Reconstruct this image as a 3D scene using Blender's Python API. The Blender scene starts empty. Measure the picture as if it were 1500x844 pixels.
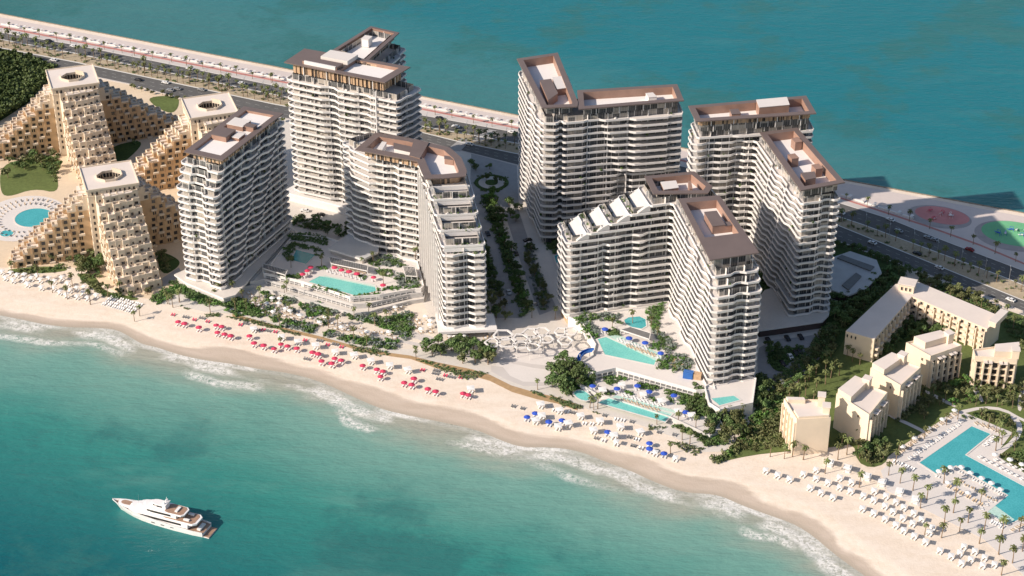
import bpy, math, random
import numpy as np
from mathutils import Vector, Matrix
random.seed(7)
C = bpy.context.scene.collection
SC = bpy.context.scene
# ------------------------------------------------------------------ camera
F = 2850.0; TH = math.radians(31.0); HC = 500.0
sT, cT = math.sin(TH), math.cos(TH)
cam = bpy.data.cameras.new('camera'); camo = bpy.data.objects.new('camera', cam); C.objects.link(camo)
camo.location = (0, 0, HC); camo.rotation_euler = (math.radians(90-31), 0, 0)
cam.sensor_width = 36.0; cam.lens = F/1500*36.0; cam.clip_start = 5; cam.clip_end = 60000
SC.camera = camo
# ------------------------------------------------------------------ world and sun
SUN_AZ = math.radians(22); SUN_EL = math.radians(31)
tosun = Vector((-math.cos(SUN_AZ)*math.cos(SUN_EL), -math.sin(SUN_AZ)*math.cos(SUN_EL), math.sin(SUN_EL)))
w = bpy.data.worlds.new('World'); SC.world = w; w.use_nodes = True
nt = w.node_tree; bg = nt.nodes['Background']
sky = nt.nodes.new('ShaderNodeTexSky'); sky.sky_type = 'NISHITA'; sky.sun_disc = False
sky.sun_elevation = SUN_EL; sky.sun_rotation = math.atan2(tosun.x, tosun.y)
sky.air_density = 1.0; sky.dust_density = 1.5; sky.ozone_density = 1.0
nt.links.new(sky.outputs[0], bg.inputs[0]); bg.inputs[1].default_value = 0.105
sl = bpy.data.lights.new('sun', 'SUN'); sl.energy = 5.0; sl.angle = math.radians(0.6); sl.color = (1.0, 0.875, 0.75)
so = bpy.data.objects.new('sun', sl); C.objects.link(so)
so.rotation_euler = tosun.to_track_quat('Z', 'Y').to_euler(); so.location = (-300, 400, 400)
SC.view_settings.view_transform = 'Standard'; SC.view_settings.look = 'None'
SC.view_settings.exposure = 0.22; SC.view_settings.gamma = 1.0
SC.view_settings.use_curve_mapping = False
SC.cycles.max_bounces = 5; SC.cycles.diffuse_bounces = 3; SC.cycles.glossy_bounces = 2
SC.cycles.transmission_bounces = 2; SC.cycles.caustics_reflective = False; SC.cycles.caustics_refractive = False

# ------------------------------------------------------------------ photo pixel -> ground survey
def W(px, py, z=0.0):
    u = px-750; v = py-422
    dx = u; dy = F*cT-v*sT; dz = -F*sT-v*cT
    k = (z-HC)/dz
    return (dx*k, dy*k)
def PX(x, y, z):
    zz = z-HC; d = y*cT-zz*sT; v = -(y*sT+zz*cT)
    return (750+F*x/d, 422+F*v/d)
def WL(pts, z=0.0): return [W(a, b, z) for a, b in pts]
def ZM(pts, s, ox, oy): return [(ox+a/s, oy+b/s) for a, b in pts]
def lerp(a, b, t): return a+(b-a)*t
def area(p): return 0.5*sum(p[i][0]*p[(i+1) % len(p)][1]-p[(i+1) % len(p)][0]*p[i][1] for i in range(len(p)))
def ccw(p): return list(p) if area(p) > 0 else list(reversed(p))
def inside(x, y, p):
    r = False; n = len(p); j = n-1
    for i in range(n):
        if (p[i][1] > y) != (p[j][1] > y) and x < (p[j][0]-p[i][0])*(y-p[i][1])/(p[j][1]-p[i][1])+p[i][0]: r = not r
        j = i
    return r
def inset(p, d):
    """inward offset of a CCW polygon"""
    n = len(p); out = []
    for i in range(n):
        a, b, c = p[i-1], p[i], p[(i+1) % n]
        e1 = (b[0]-a[0], b[1]-a[1]); e2 = (c[0]-b[0], c[1]-b[1])
        l1 = math.hypot(*e1) or 1e-6; l2 = math.hypot(*e2) or 1e-6
        n1 = (-e1[1]/l1, e1[0]/l1); n2 = (-e2[1]/l2, e2[0]/l2)
        m = (n1[0]+n2[0], n1[1]+n2[1]); q = 1+n1[0]*n2[0]+n1[1]*n2[1]
        q = max(q, 0.35)
        out.append((b[0]+d*m[0]/q, b[1]+d*m[1]/q))
    return out
def smooth(p, n=2, closed=True):
    for _ in range(n):
        q = []
        m = len(p)
        for i in range(m if closed else m-1):
            a, b = p[i], p[(i+1) % m]
            q += [(a[0]*.75+b[0]*.25, a[1]*.75+b[1]*.25), (a[0]*.25+b[0]*.75, a[1]*.25+b[1]*.75)]
        if not closed: q = [p[0]]+q+[p[-1]]
        p = q
    return p

# ------------------------------------------------------------------ materials
M = {}
def newmat(name):
    m = bpy.data.materials.new(name); m.use_nodes = True; M[name] = m
    return m, m.node_tree, m.node_tree.nodes['Principled BSDF']
def N(t, ty, **kw):
    n = t.nodes.new(ty)
    for k, v in kw.items(): setattr(n, k, v)
    return n
def mixc(t, fac, a, b):
    n = N(t, 'ShaderNodeMix', data_type='RGBA')
    for s, v in ((0, fac), (6, a), (7, b)):
        if hasattr(v, 'is_output'): t.links.new(v, n.inputs[s])
        else: n.inputs[s].default_value = v if s == 0 else (*v, 1)
    return n.outputs[2]
def noise(t, scale, detail=3, rough=.55, vec=None, dist=0):
    n = N(t, 'ShaderNodeTexNoise'); n.inputs['Scale'].default_value = scale
    n.inputs['Detail'].default_value = detail; n.inputs['Roughness'].default_value = rough; n.inputs['Distortion'].default_value = dist
    if vec is not None: t.links.new(vec, n.inputs['Vector'])
    return n.outputs['Fac']
def rng(t, v, a, b, c=0., d=1., smooth_=False):
    n = N(t, 'ShaderNodeMapRange'); n.clamp = True
    if smooth_: n.interpolation_type = 'SMOOTHSTEP'
    t.links.new(v, n.inputs[0])
    for i, q in enumerate((a, b, c, d)): n.inputs[i+1].default_value = q
    return n.outputs[0]
def mth(t, op, a, b=None):
    n = N(t, 'ShaderNodeMath', operation=op)
    for i, v in enumerate((a, b)):
        if v is None: continue
        if hasattr(v, 'is_output'): t.links.new(v, n.inputs[i])
        else: n.inputs[i].default_value = v
    return n.outputs[0]
def pos(t, sc=(1, 1, 1), rz=0):
    g = N(t, 'ShaderNodeNewGeometry'); mp = N(t, 'ShaderNodeMapping')
    mp.inputs['Scale'].default_value = sc; mp.inputs['Rotation'].default_value = (0, 0, rz)
    t.links.new(g.outputs['Position'], mp.inputs['Vector']); return mp.outputs[0]
def simple(name, col, rough=.6, var=.12, scale=.6, spec=.4, metal=0, bump=0, scale2=None):
    m, t, b = newmat(name)
    p = pos(t); f = noise(t, scale, 4, .6, p)
    if scale2:
        f2 = noise(t, scale2, 3, .6, p); f = mth(t, 'ADD', mth(t, 'MULTIPLY', f, .5), mth(t, 'MULTIPLY', f2, .5))
    f = rng(t, f, .3, .7)
    a = tuple(c*(1-var) for c in col); d = tuple(min(1, c*(1+var)) for c in col)
    t.links.new(mixc(t, f, a, d), b.inputs['Base Color'])
    b.inputs['Roughness'].default_value = rough; b.inputs['Metallic'].default_value = metal
    b.inputs['Specular IOR Level'].default_value = spec
    if bump:
        bp = N(t, 'ShaderNodeBump'); bp.inputs['Strength'].default_value = bump; bp.inputs['Distance'].default_value = .3
        t.links.new(f, bp.inputs['Height']); t.links.new(bp.outputs[0], b.inputs['Normal'])
    return m
def foliage(name, c1, c2, sc=.9):
    m, t, b = newmat(name)
    oi = N(t, 'ShaderNodeObjectInfo')
    f = noise(t, sc, 3, .7, pos(t)); f = rng(t, f, .3, .7)
    col = mixc(t, f, c1, c2)
    hs = N(t, 'ShaderNodeHueSaturation'); t.links.new(col, hs.inputs['Color'])
    t.links.new(rng(t, oi.outputs['Random'], 0, 1, .7, 1.3), hs.inputs['Value'])
    t.links.new(rng(t, oi.outputs['Random'], 0, 1, .485, .515), hs.inputs['Hue'])
    t.links.new(hs.outputs[0], b.inputs['Base Color']); b.inputs['Roughness'].default_value = .6
    b.inputs['Specular IOR Level'].default_value = .25
    return m
simple('white_render', (.76, .73, .70), .55, .045, .08)
simple('white_cool', (.74, .73, .72), .5, .05, .3)
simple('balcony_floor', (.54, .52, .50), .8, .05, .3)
simple('roof_white', (.80, .765, .74), .8, .04, .1, scale2=.5)
simple('awning_white', (.60, .58, .56), .6, .04, .3)
simple('deck_white', (.68, .635, .60), .8, .05, .15, scale2=1.2)
simple('brown_metal', (.165, .125, .112), .45, .08, .1, .5)
simple('copper_wall', (.33, .205, .155), .5, .12, .25)
simple('paving', (.64, .595, .54), .8, .09, .05, scale2=.7)
simple('paving_warm', (.68, .55, .40), .8, .1, .06, scale2=.6)
simple('promenade_paving', (.62, .545, .51), .8, .07, .04, scale2=.5)
simple('pavement_grey', (.56, .52, .49), .8, .07, .05)
simple('track_red', (.50, .22, .19), .8, .1, .3)
simple('asphalt', (.12, .118, .115), .85, .22, .03, scale2=.5)
simple('asphalt_light', (.34, .335, .335), .85, .15, .04, scale2=.4)
simple('lane_paint', (.42, .42, .40), .7, .1)
simple('paint_white', (.70, .69, .66), .6, .05)
simple('garden_sand', (.70, .62, .53), .85, .08, .15, scale2=1.5)
simple('median_soil', (.42, .345, .24), .9, .25, .12, scale2=.7)
simple('boardwalk_wood', (.42, .28, .15), .75, .15, .4)
simple('timber', (.50, .34, .21), .6, .2, .8)
simple('sandstone', (.58, .40, .235), .8, .10, .12)
simple('sandstone_pale', (.70, .59, .46), .8, .06, .1)
simple('cream_render', (.78, .65, .50), .8, .06, .12)
simple('roof_pale', (.72, .64, .58), .85, .05, .1)
simple('window_dark', (.035, .032, .032), .12, .3, .4, .6)
simple('grey_slab', (.50, .50, .50), .7, .08, .15)
simple('dark_panel', (.085, .06, .055), .5, .2, .3)
simple('concrete_wall', (.55, .53, .51), .7, .08, .2)
simple('grey_screen', (.17, .17, .17), .6, .12, .4)
simple('red_cloth', (.60, .05, .115), .8, .1, 1)
simple('blue_cloth', (.03, .09, .50), .8, .1, 1)
simple('blue_paint', (.03, .13, .42), .35, .1, 1)
simple('white_cloth', (.80, .79, .77), .8, .05, 1)
simple('white_plastic', (.80, .79, .78), .4, .04, 1)
simple('tan_cloth', (.55, .42, .28), .8, .15, 1)
simple('steel', (.55, .55, .55), .35, .05, 1, metal=.6)
simple('bark', (.24, .17, .11), .9, .2, 2)
simple('car_white', (.78, .78, .77), .25, .03)
simple('car_silver', (.42, .43, .44), .3, .03, metal=.4)
simple('car_black', (.03, .03, .035), .25, .1)
simple('car_red', (.30, .03, .03), .25, .1)
simple('rubber', (.03, .03, .03), .8, .1)
simple('play_pink', (.60, .25, .24), .8, .12, .08)
simple('play_green', (.17, .48, .25), .8, .12, .08)
simple('play_grey', (.38, .34, .33), .8, .1, .2)
simple('yacht_white', (.82, .80, .79), .25, .03, .3)
simple('teak', (.36, .23, .16), .6, .15, 1)
simple('rock', (.27, .23, .18), .9, .3, .8, bump=.5)
simple('pink_flower', (.5, .12, .2), .8, .2, 2)
foliage('palm_leaf', (.09, .11, .035), (.18, .20, .075))
foliage('bush_leaf', (.055, .10, .032), (.15, .21, .07), 1.2)
foliage('bush_bright', (.055, .13, .03), (.15, .25, .06), 1.2)
foliage('tree_leaf', (.09, .105, .04), (.22, .23, .10), .8)
foliage('silver_leaf', (.13, .16, .14), (.26, .29, .25), 1.2)
foliage('dune_leaf', (.13, .16, .075), (.24, .26, .13), 1.2)
foliage('wood_leaf', (.035, .055, .016), (.095, .115, .035), .25)
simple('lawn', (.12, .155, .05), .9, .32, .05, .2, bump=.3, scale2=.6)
simple('lawn_shady', (.06, .10, .03), .9, .4, .08, .2, bump=.3, scale2=.6)  # darker copy of the lawn, with shade put into its colour

# sand: dry and wet by distance from the water line
m, t, b = newmat('sand')
at = N(t, 'ShaderNodeAttribute', attribute_name='shore')
p = pos(t); pw = pos(t, (.02, .06, 1), math.radians(28))
d = mth(t, 'ADD', at.outputs['Fac'], mth(t, 'MULTIPLY', mth(t, 'SUBTRACT', noise(t, .014, 2, .5, p), .5), 30))
d = mth(t, 'ADD', d, mth(t, 'MULTIPLY', mth(t, 'SUBTRACT', noise(t, 1.6, 3, .6, pw), .5), 7))
wet = rng(t, d, 7, 10, 0, 1, True)
sg = noise(t, .35, 4, .7, p); big = noise(t, .05, 3, .6, p); stri = noise(t, 3.0, 4, .6, pw)
dry = mixc(t, rng(t, sg, .3, .7), (.70, .59, .475), (.80, .69, .58))
dry = mixc(t, rng(t, stri, .4, .75, 0, .55), dry, (.86, .78, .69))
wetc = mixc(t, rng(t, stri, .35, .65), (.50, .415, .335), (.56, .47, .39))
col = mixc(t, wet, wetc, dry)
verywet = rng(t, at.outputs['Fac'], 0, 4, 0, 1, True)
col = mixc(t, verywet, (.42, .36, .29), col)
t.links.new(col, b.inputs['Base Color']); t.links.new(rng(t, wet, 0, 1, .45, .95), b.inputs['Roughness'])
b.inputs['Specular IOR Level'].default_value = .25
bp = N(t, 'ShaderNodeBump'); bp.inputs['Strength'].default_value = .35; bp.inputs['Distance'].default_value = .35
t.links.new(noise(t, .9, 4, .7, p), bp.inputs['Height']); t.links.new(bp.outputs[0], b.inputs['Normal'])

# sea
m, t, b = newmat('sea_water')
at = N(t, 'ShaderNodeAttribute', attribute_name='shore'); D = at.outputs['Fac']
p = pos(t)
streak = pos(t, (.35, 1, 1), math.radians(12))
ns = noise(t, .055, 4, .6, streak); nb = noise(t, .011, 3, .55, p); nf = noise(t, .35, 3, .6, streak)
dd = mth(t, 'ADD', D, mth(t, 'MULTIPLY', mth(t, 'SUBTRACT', ns, .5), 26))
shal = rng(t, dd, 2, 30, 0, 1, True); mid = rng(t, dd, 20, 85, 0, 1, True); deep = rng(t, D, 75, 175, 0, 1)
c = mixc(t, shal, (.36, .36, .30), (.17, .34, .29))
c = mixc(t, mid, c, (.038, .225, .195))
c = mixc(t, deep, c, (.0005, .085, .112))
far = N(t, 'ShaderNodeAttribute', attribute_name='far').outputs['Fac']
c = mixc(t, far, c, mixc(t, rng(t, far, .5, 1), (.095, .275, .262), (.012, .165, .20)))
grass = rng(t, mth(t, 'ADD', mth(t, 'MULTIPLY', nb, .7), mth(t, 'MULTIPLY', noise(t, .06, 4, .7, p), .3)), .50, .60, 0, .7, True)
grass = mth(t, 'MULTIPLY', grass, mid)
c = mixc(t, grass, c, (.03, .145, .14))
pale = mth(t, 'MULTIPLY', rng(t, noise(t, .03, 4, .65, streak), .52, .72, 0, .5, True), rng(t, D, 10, 150, 1, .15))
c = mixc(t, pale, c, (.17, .34, .29))
# foam
d1 = mth(t, 'ADD', D, mth(t, 'MULTIPLY', mth(t, 'SUBTRACT', noise(t, .05, 3, .6, p), .5), 9))
lace = noise(t, .55, 5, .75, p, 1.0)
def band(c0, hw, soft, src):
    a = mth(t, 'ABSOLUTE', mth(t, 'SUBTRACT', src, c0))
    return rng(t, a, hw, hw+soft, 1, 0, True)
f1 = mth(t, 'MULTIPLY', band(1.0, .8, 2.2, D), mth(t, 'MULTIPLY', rng(t, lace, .35, .55), rng(t, noise(t, .025, 2, .5, p), .42, .58, .25, 1)))
seg = rng(t, noise(t, .022, 2, .5, p), .47, .56)
d2 = mth(t, 'ADD', D, mth(t, 'MULTIPLY', mth(t, 'SUBTRACT', noise(t, .018, 2, .5, p), .5), 34))
f2 = mth(t, 'MULTIPLY', mth(t, 'MULTIPLY', band(14, .9, 3.5, d2), rng(t, lace, .40, .60)), seg)
seg3 = rng(t, noise(t, .03, 2, .5, pos(t, (1, 1, 1), 1.0)), .43, .52)
f3 = mth(t, 'MULTIPLY', mth(t, 'MULTIPLY', band(6, 1.6, 4, d1), rng(t, lace, .36, .58)), seg3)
foam = mth(t, 'MAXIMUM', mth(t, 'MAXIMUM', f1, f2), f3)
foam = mth(t, 'MULTIPLY', foam, rng(t, D, 22, 30, .9, 0))
c = mixc(t, foam, c, (.80, .79, .76))
t.links.new(c, b.inputs['Base Color'])
t.links.new(rng(t, foam, 0, 1, .25, .9), b.inputs['Roughness'])
b.inputs['Specular IOR Level'].default_value = .22
h = mth(t, 'ADD', noise(t, .45, 4, .65, streak), mth(t, 'MULTIPLY', noise(t, .12, 2, .5, streak), 1.5))
bp = N(t, 'ShaderNodeBump'); bp.inputs['Strength'].default_value = .9; bp.inputs['Distance'].default_value = .6
t.links.new(h, bp.inputs['Height']); t.links.new(bp.outputs[0], b.inputs['Normal'])

def poolmat(name, c1, c2):
    m, t, b = newmat(name); p = pos(t)
    v = N(t, 'ShaderNodeTexVoronoi'); v.feature = 'DISTANCE_TO_EDGE'; v.inputs['Scale'].default_value = .8
    t.links.new(p, v.inputs['Vector'])
    f = rng(t, v.outputs['Distance'], 0, .15, .45, 0)
    c = mixc(t, rng(t, noise(t, .12, 3, .5, p), .3, .7), c1, c2)
    t.links.new(mixc(t, f, c, tuple(min(1, q*1.25+.02) for q in c2)), b.inputs['Base Color'])
    b.inputs['Roughness'].default_value = .08; b.inputs['Specular IOR Level'].default_value = .5
    bp = N(t, 'ShaderNodeBump'); bp.inputs['Strength'].default_value = .2; bp.inputs['Distance'].default_value = .1
    t.links.new(noise(t, 1.5, 2, .5, p), bp.inputs['Height']); t.links.new(bp.outputs[0], b.inputs['Normal'])
poolmat('pool_water', (.13, .48, .45), (.20, .58, .52))
poolmat('pool_shallow', (.42, .62, .55), (.50, .68, .60))
poolmat('pool_blue', (.055, .34, .37), (.075, .40, .43))
poolmat('pool_shaded', (.03, .26, .27), (.05, .33, .33))  # darker pool water, the slim tower's shade put into its colour

# tower glazing (uses UV = metres along the wall, metres up)
def glaze(name, bay, glassc, curtain, frame, fl=3.6, amt=.35, dark=(.02, .022, .025)):
    m, t, b = newmat(name)
    uv = N(t, 'ShaderNodeUVMap'); sep = N(t, 'ShaderNodeSeparateXYZ'); t.links.new(uv.outputs[0], sep.inputs[0])
    u = mth(t, 'DIVIDE', sep.outputs[0], bay); v = mth(t, 'DIVIDE', sep.outputs[1], fl)
    fu = mth(t, 'FRACT', u); iu = mth(t, 'FLOOR', u); iv = mth(t, 'FLOOR', v)
    cb = N(t, 'ShaderNodeCombineXYZ'); t.links.new(iu, cb.inputs[0]); t.links.new(iv, cb.inputs[1])
    wn = N(t, 'ShaderNodeTexWhiteNoise', noise_dimensions='2D'); t.links.new(cb.outputs[0], wn.inputs['Vector'])
    r = wn.outputs['Value']
    c = mixc(t, rng(t, r, 0, 1, 0, 1), glassc, dark)
    c = mixc(t, mth(t, 'LESS_THAN', r, amt), c, curtain)
    sp = mth(t, 'FRACT', mth(t, 'MULTIPLY', u, 3)); mull = mth(t, 'LESS_THAN', sp, .12)
    c = mixc(t, mull, c, tuple(q*.5 for q in frame))
    pier = mth(t, 'LESS_THAN', fu, .14)
    c = mixc(t, pier, c, frame)
    t.links.new(c, b.inputs['Base Color']); b.inputs['Roughness'].default_value = .18
    b.inputs['Specular IOR Level'].default_value = .5
glaze('tower_glass', 3.8, (.15, .15, .148), (.40, .36, .31), (.46, .43, .40), amt=.26, dark=(.05, .052, .055))
glaze('penthouse_glass', 2.6, (.10, .085, .07), (.50, .34, .22), (.50, .36, .25), fl=9, amt=.45, dark=(.05, .035, .03))

# ------------------------------------------------------------------ mesh builder
class MB:
    def __init__(s): s.v = []; s.f = []; s.m = []; s.mats = []; s.uv = {}; s.cur = 0
    def mat(s, name):
        if name not in s.mats: s.mats.append(name)
        s.cur = s.mats.index(name); return s
    def face(s, idx, uv=None):
        if uv: s.uv[len(s.f)] = uv
        s.f.append(idx); s.m.append(s.cur)
    def pts(s, L):
        i = len(s.v); s.v += [tuple(q) for q in L]; return i
    def quad(s, a, b, c, d): i = s.pts((a, b, c, d)); s.face((i, i+1, i+2, i+3))
    def prism(s, poly, z0, z1, top=True, bot=True, topmat=None):
        poly = ccw(poly); n = len(poly)
        i = s.pts([(x, y, z0) for x, y in poly]+[(x, y, z1) for x, y in poly])
        for k in range(n):
            j = (k+1) % n; s.face((i+k, i+j, i+n+j, i+n+k))
        if bot: s.face(tuple(reversed(range(i, i+n))))
        if top:
            if topmat: c = s.cur; s.mat(topmat)
            s.face(tuple(range(i+n, i+2*n)))
            if topmat: s.cur = c
        return s
    def wall(s, poly, z0, z1, closed=True):
        """UV mapped wall skin"""
        n = len(poly); u = 0
        for k in range(n if closed else n-1):
            a, b = poly[k], poly[(k+1) % n]; l = math.hypot(b[0]-a[0], b[1]-a[1])
            i = s.pts([(a[0], a[1], z0), (b[0], b[1], z0), (b[0], b[1], z1), (a[0], a[1], z1)])
            s.face((i, i+1, i+2, i+3), [(u, z0), (u+l, z0), (u+l, z1), (u, z1)]); u += l
    def box(s, cx, cy, cz, sx, sy, sz, rz=0, rx=0):
        R = Matrix.Rotation(rz, 3, 'Z') @ Matrix.Rotation(rx, 3, 'X'); L = []
        for dz in (-.5, .5):
            for dx, dy in ((-.5, -.5), (.5, -.5), (.5, .5), (-.5, .5)):
                q = R @ Vector((dx*sx, dy*sy, dz*sz)); L.append((cx+q.x, cy+q.y, cz+q.z))
        i = s.pts(L)
        for f in ((3, 2, 1, 0), (4, 5, 6, 7), (0, 1, 5, 4), (1, 2, 6, 5), (2, 3, 7, 6), (3, 0, 4, 7)): s.face(tuple(i+k for k in f))
        return s
    def tube(s, pts, rad, n=6, cap=True):
        rings = []
        for k, q in enumerate(pts):
            q = Vector(q); a = Vector(pts[max(0, k-1)]); b = Vector(pts[min(len(pts)-1, k+1)])
            dr = (b-a).normalized(); up = Vector((0, 0, 1)) if abs(dr.z) < .9 else Vector((1, 0, 0))
            x = dr.cross(up).normalized(); y = dr.cross(x).normalized(); r = rad[k] if hasattr(rad, '__len__') else rad
            rings.append(s.pts([q+x*math.cos(2*math.pi*j/n)*r+y*math.sin(2*math.pi*j/n)*r for j in range(n)]))
        for k in range(len(rings)-1):
            a, b = rings[k], rings[k+1]
            for j in range(n): s.face((a+j, b+j, b+(j+1) % n, a+(j+1) % n))
        if cap: s.face(tuple(range(rings[0], rings[0]+n))); s.face(tuple(reversed(range(rings[-1], rings[-1]+n))))
        return s
    def cone(s, x, y, z0, z1, r0, r1, n=12):
        i = s.pts([(x+r0*math.cos(2*math.pi*j/n), y+r0*math.sin(2*math.pi*j/n), z0) for j in range(n)])
        k = s.pts([(x+r1*math.cos(2*math.pi*j/n), y+r1*math.sin(2*math.pi*j/n), z1) for j in range(n)])
        for j in range(n): s.face((i+j, i+(j+1) % n, k+(j+1) % n, k+j))
        s.face(tuple(range(k, k+n))); s.face(tuple(reversed(range(i, i+n)))); return s
    def build(s, name, parent=None, loc=None, smooth_=False, attrs=None):
        me = bpy.data.meshes.new(name); me.from_pydata(s.v, [], s.f)
        for q in s.mats: me.materials.append(M[q])
        me.polygons.foreach_set('material_index', s.m)
        if s.uv:
            ul = me.uv_layers.new(name='UVMap')
            for fi, uv in s.uv.items():
                for li, q in zip(me.polygons[fi].loop_indices, uv): ul.data[li].uv = q
        if smooth_: me.polygons.foreach_set('use_smooth', [True]*len(s.f))
        if attrs:
            for an, vals in attrs.items():
                a = me.attributes.new(an, 'FLOAT', 'POINT'); a.data.foreach_set('value', vals)
        me.update()
        o = bpy.data.objects.new(name, me); C.objects.link(o)
        if parent: o.parent = parent
        if loc: o.location = loc
        return o
def mb(mat): return MB().mat(mat)
REG = []
def tag(o, label, cat, group=None, kind=None, auto=True):
    o['label'] = label; o['category'] = cat
    if group: o['group'] = group
    if kind: o['kind'] = kind
    else: REG.append(o)
    return o
def struct(o): o['kind'] = 'structure'; return o
def thing(name, label, cat, loc=(0, 0, 0), rz=0, group=None):
    o = bpy.data.objects.new(name, None); C.objects.link(o); o.location = loc; o.rotation_euler = (0, 0, rz)
    o.empty_display_size = .5
    return tag(o, label, cat, group)
def copy_tree(o, parent=None):
    c = o.copy(); C.objects.link(c)
    if parent: c.parent = parent
    for ch in o.children: copy_tree(ch, c)
    return c
class Proto:
    """first placement uses the original, the next ones copies of it and of its parts"""
    def __init__(s, root): s.o = root; s.used = False
    def put(s, loc, rz=0, sc=1, label=None, cat=None, group=None):
        if s.used: o = copy_tree(s.o)
        else: o = s.o; s.used = True
        o.location = loc; o.rotation_euler = (0, 0, rz); o.scale = (sc, sc, sc) if not hasattr(sc, '__len__') else sc
        tag(o, label, cat, group); return o
SHN = [0]
def sheet(name, poly, z, mat, thick=0.02, st=True):
    SHN[0] += 1; z += SHN[0]*.0012
    b = mb(mat); b.prism(poly, z-thick, z, bot=False); o = b.build(name)
    return struct(o) if st else o
def strip(top, bot, n=0): return list(top)+list(reversed(bot))

# ================================================================== shoreline, sea and ground
SH = [(0, 462), (31, 468), (62, 475), (102, 480), (139, 480), (172, 483), (191, 494), (209, 505), (228, 508), (262, 520), (300, 528),
      (340, 533), (373, 540), (427, 547), (469, 559), (496, 571), (523, 584), (560, 600), (600, 609), (650, 619), (700, 630), (735, 646),
      (765, 656), (810, 655), (850, 661), (890, 678), (925, 690), (955, 705), (1000, 722), (1052, 724), (1085, 740), (1130, 756),
      (1165, 768), (1195, 788), (1222, 812), (1250, 832), (1290, 860)]
shw = smooth(WL(SH, -1.0), 2, False)
shw = [(-6000, shw[0][1]+900), (-900, shw[0][1]+150), (shw[0][0]-60, shw[0][1]+12)]+shw
lx, ly = shw[-1]; shw += [(lx+60, ly-75), (lx+700, ly-600), (6000, ly-3500)]
sxs = np.array([q[0] for q in shw]); sys_ = np.array([q[1] for q in shw])
BK = WL([(0, 20), (400, 97), (612, 140), (757, 168.5), (1234, 263), (1500, 312)], 0)
bx = np.array([-6000]+[q[0] for q in BK]+[6000]); by_ = np.array([q[1] for q in BK])
sl0 = (BK[1][1]-BK[0][1])/(BK[1][0]-BK[0][0]); sl1 = (BK[-1][1]-BK[-2][1])/(BK[-1][0]-BK[-2][0])
by_ = np.concatenate([[BK[0][1]+sl0*(-6000-BK[0][0])], by_, [BK[-1][1]+sl1*(6000-BK[-1][0])]])
def segdist(X, Y):
    best = np.full(X.shape, 1e9)
    for i in range(len(sxs)-1):
        ax, ay, dx, dy = sxs[i], sys_[i], sxs[i+1]-sxs[i], sys_[i+1]-sys_[i]
        tt = np.clip(((X-ax)*dx+(Y-ay)*dy)/(dx*dx+dy*dy), 0, 1)
        best = np.minimum(best, np.hypot(X-ax-tt*dx, Y-ay-tt*dy))
    return best*np.where(Y > np.interp(X, sxs, sys_), 1, -1)
def gridobj(name, xs, Yv, zf, mat, extra):
    nx, ny = Yv.shape; X = np.repeat(xs[:, None], ny, 1); D = segdist(X, Yv); Z = zf(X, Yv, D)
    me = bpy.data.meshes.new(name); V = np.stack([X, Yv, Z], -1).reshape(-1, 3)
    i = (np.arange(nx-1)[:, None]*ny+np.arange(ny-1)[None, :]).reshape(-1)
    Fc = np.stack([i, i+ny, i+ny+1, i+1], -1)
    me.from_pydata(V.tolist(), [], Fc.tolist()); me.materials.append(M[mat])
    for k, fn in extra.items():
        a = me.attributes.new(k, 'FLOAT', 'POINT'); a.data.foreach_set('value', fn(X, Yv, D).reshape(-1).astype(np.float32))
    me.polygons.foreach_set('use_smooth', [True]*len(Fc)); me.update()
    o = bpy.data.objects.new(name, me); C.objects.link(o); return struct(o)
xs = np.concatenate([[-5800, -3000, -1500, -800, -550], np.arange(-420, 421, 3.0), [550, 800, 1500, 3000, 5800]])
vv = np.concatenate([np.linspace(-30, 60, 46), [1e9]])
Yl = []
for x in xs:
    s0 = np.interp(x, sxs, sys_); e0 = np.interp(x, bx, by_)
    Yl.append(np.concatenate([s0+np.linspace(-34, 66, 51), s0+66+(e0-s0-66)*np.linspace(0, 1, 9)[1:]]))
Yl = np.array(Yl)
gridobj('ground', xs, Yl, lambda X, Y, D: np.where(D > 14, 0.0, np.where(D > 0, -1.0+D/14, -1.0+D*.1)), 'sand', {'shore': lambda X, Y, D: D})
gx = np.concatenate([[-30000, -12000, -5000, -2500, -1200, -700], np.arange(-440, 441, 5.0), [700, 1200, 2500, 5000, 12000, 30000]])
gy = np.concatenate([[-20000, -4000, -500, 200, 450], np.arange(540, 900, 4.0), np.arange(900, 1400, 20.), [1600, 2200, 4000, 12000, 40000]])
def farf(X, Y, D):
    e = np.interp(X, bx, by_); a = Y-(e-100)
    return np.where(a > 0, .5+np.clip((Y-e)/230+X/1300, 0, .5), 0)
gridobj('sea', gx, np.repeat(gy[None, :], len(gx), 0), lambda X, Y, D: X*0-1.0, 'sea_water',
        {'shore': lambda X, Y, D: np.maximum(-D, -5)+np.where(Y > 900, 400, 0), 'far': farf})
# sea wall of boulders along the back
b = mb('rock'); e = [(float(x), float(np.interp(x, bx, by_))) for x in np.arange(-420, 421, 5.)]
for k in range(len(e)-1):
    a, c = e[k], e[k+1]
    b.quad((a[0], a[1]+1.6, -1.4), (c[0], c[1]+1.6, -1.4), (c[0], c[1]-.1, .45), (a[0], a[1]-.1, .45))
    b.quad((a[0], a[1]-.8, .45), (a[0], a[1]-.1, .45), (c[0], c[1]-.1, .45), (c[0], c[1]-.8, .45))
    b.quad((a[0], a[1]-.8, .45), (c[0], c[1]-.8, .45), (c[0], c[1]-.8, -.1), (a[0], a[1]-.8, -.1))
o = b.build('sea_wall'); tag(o, 'low rock sea wall edging the promenade along the far shore', 'wall')

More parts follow.
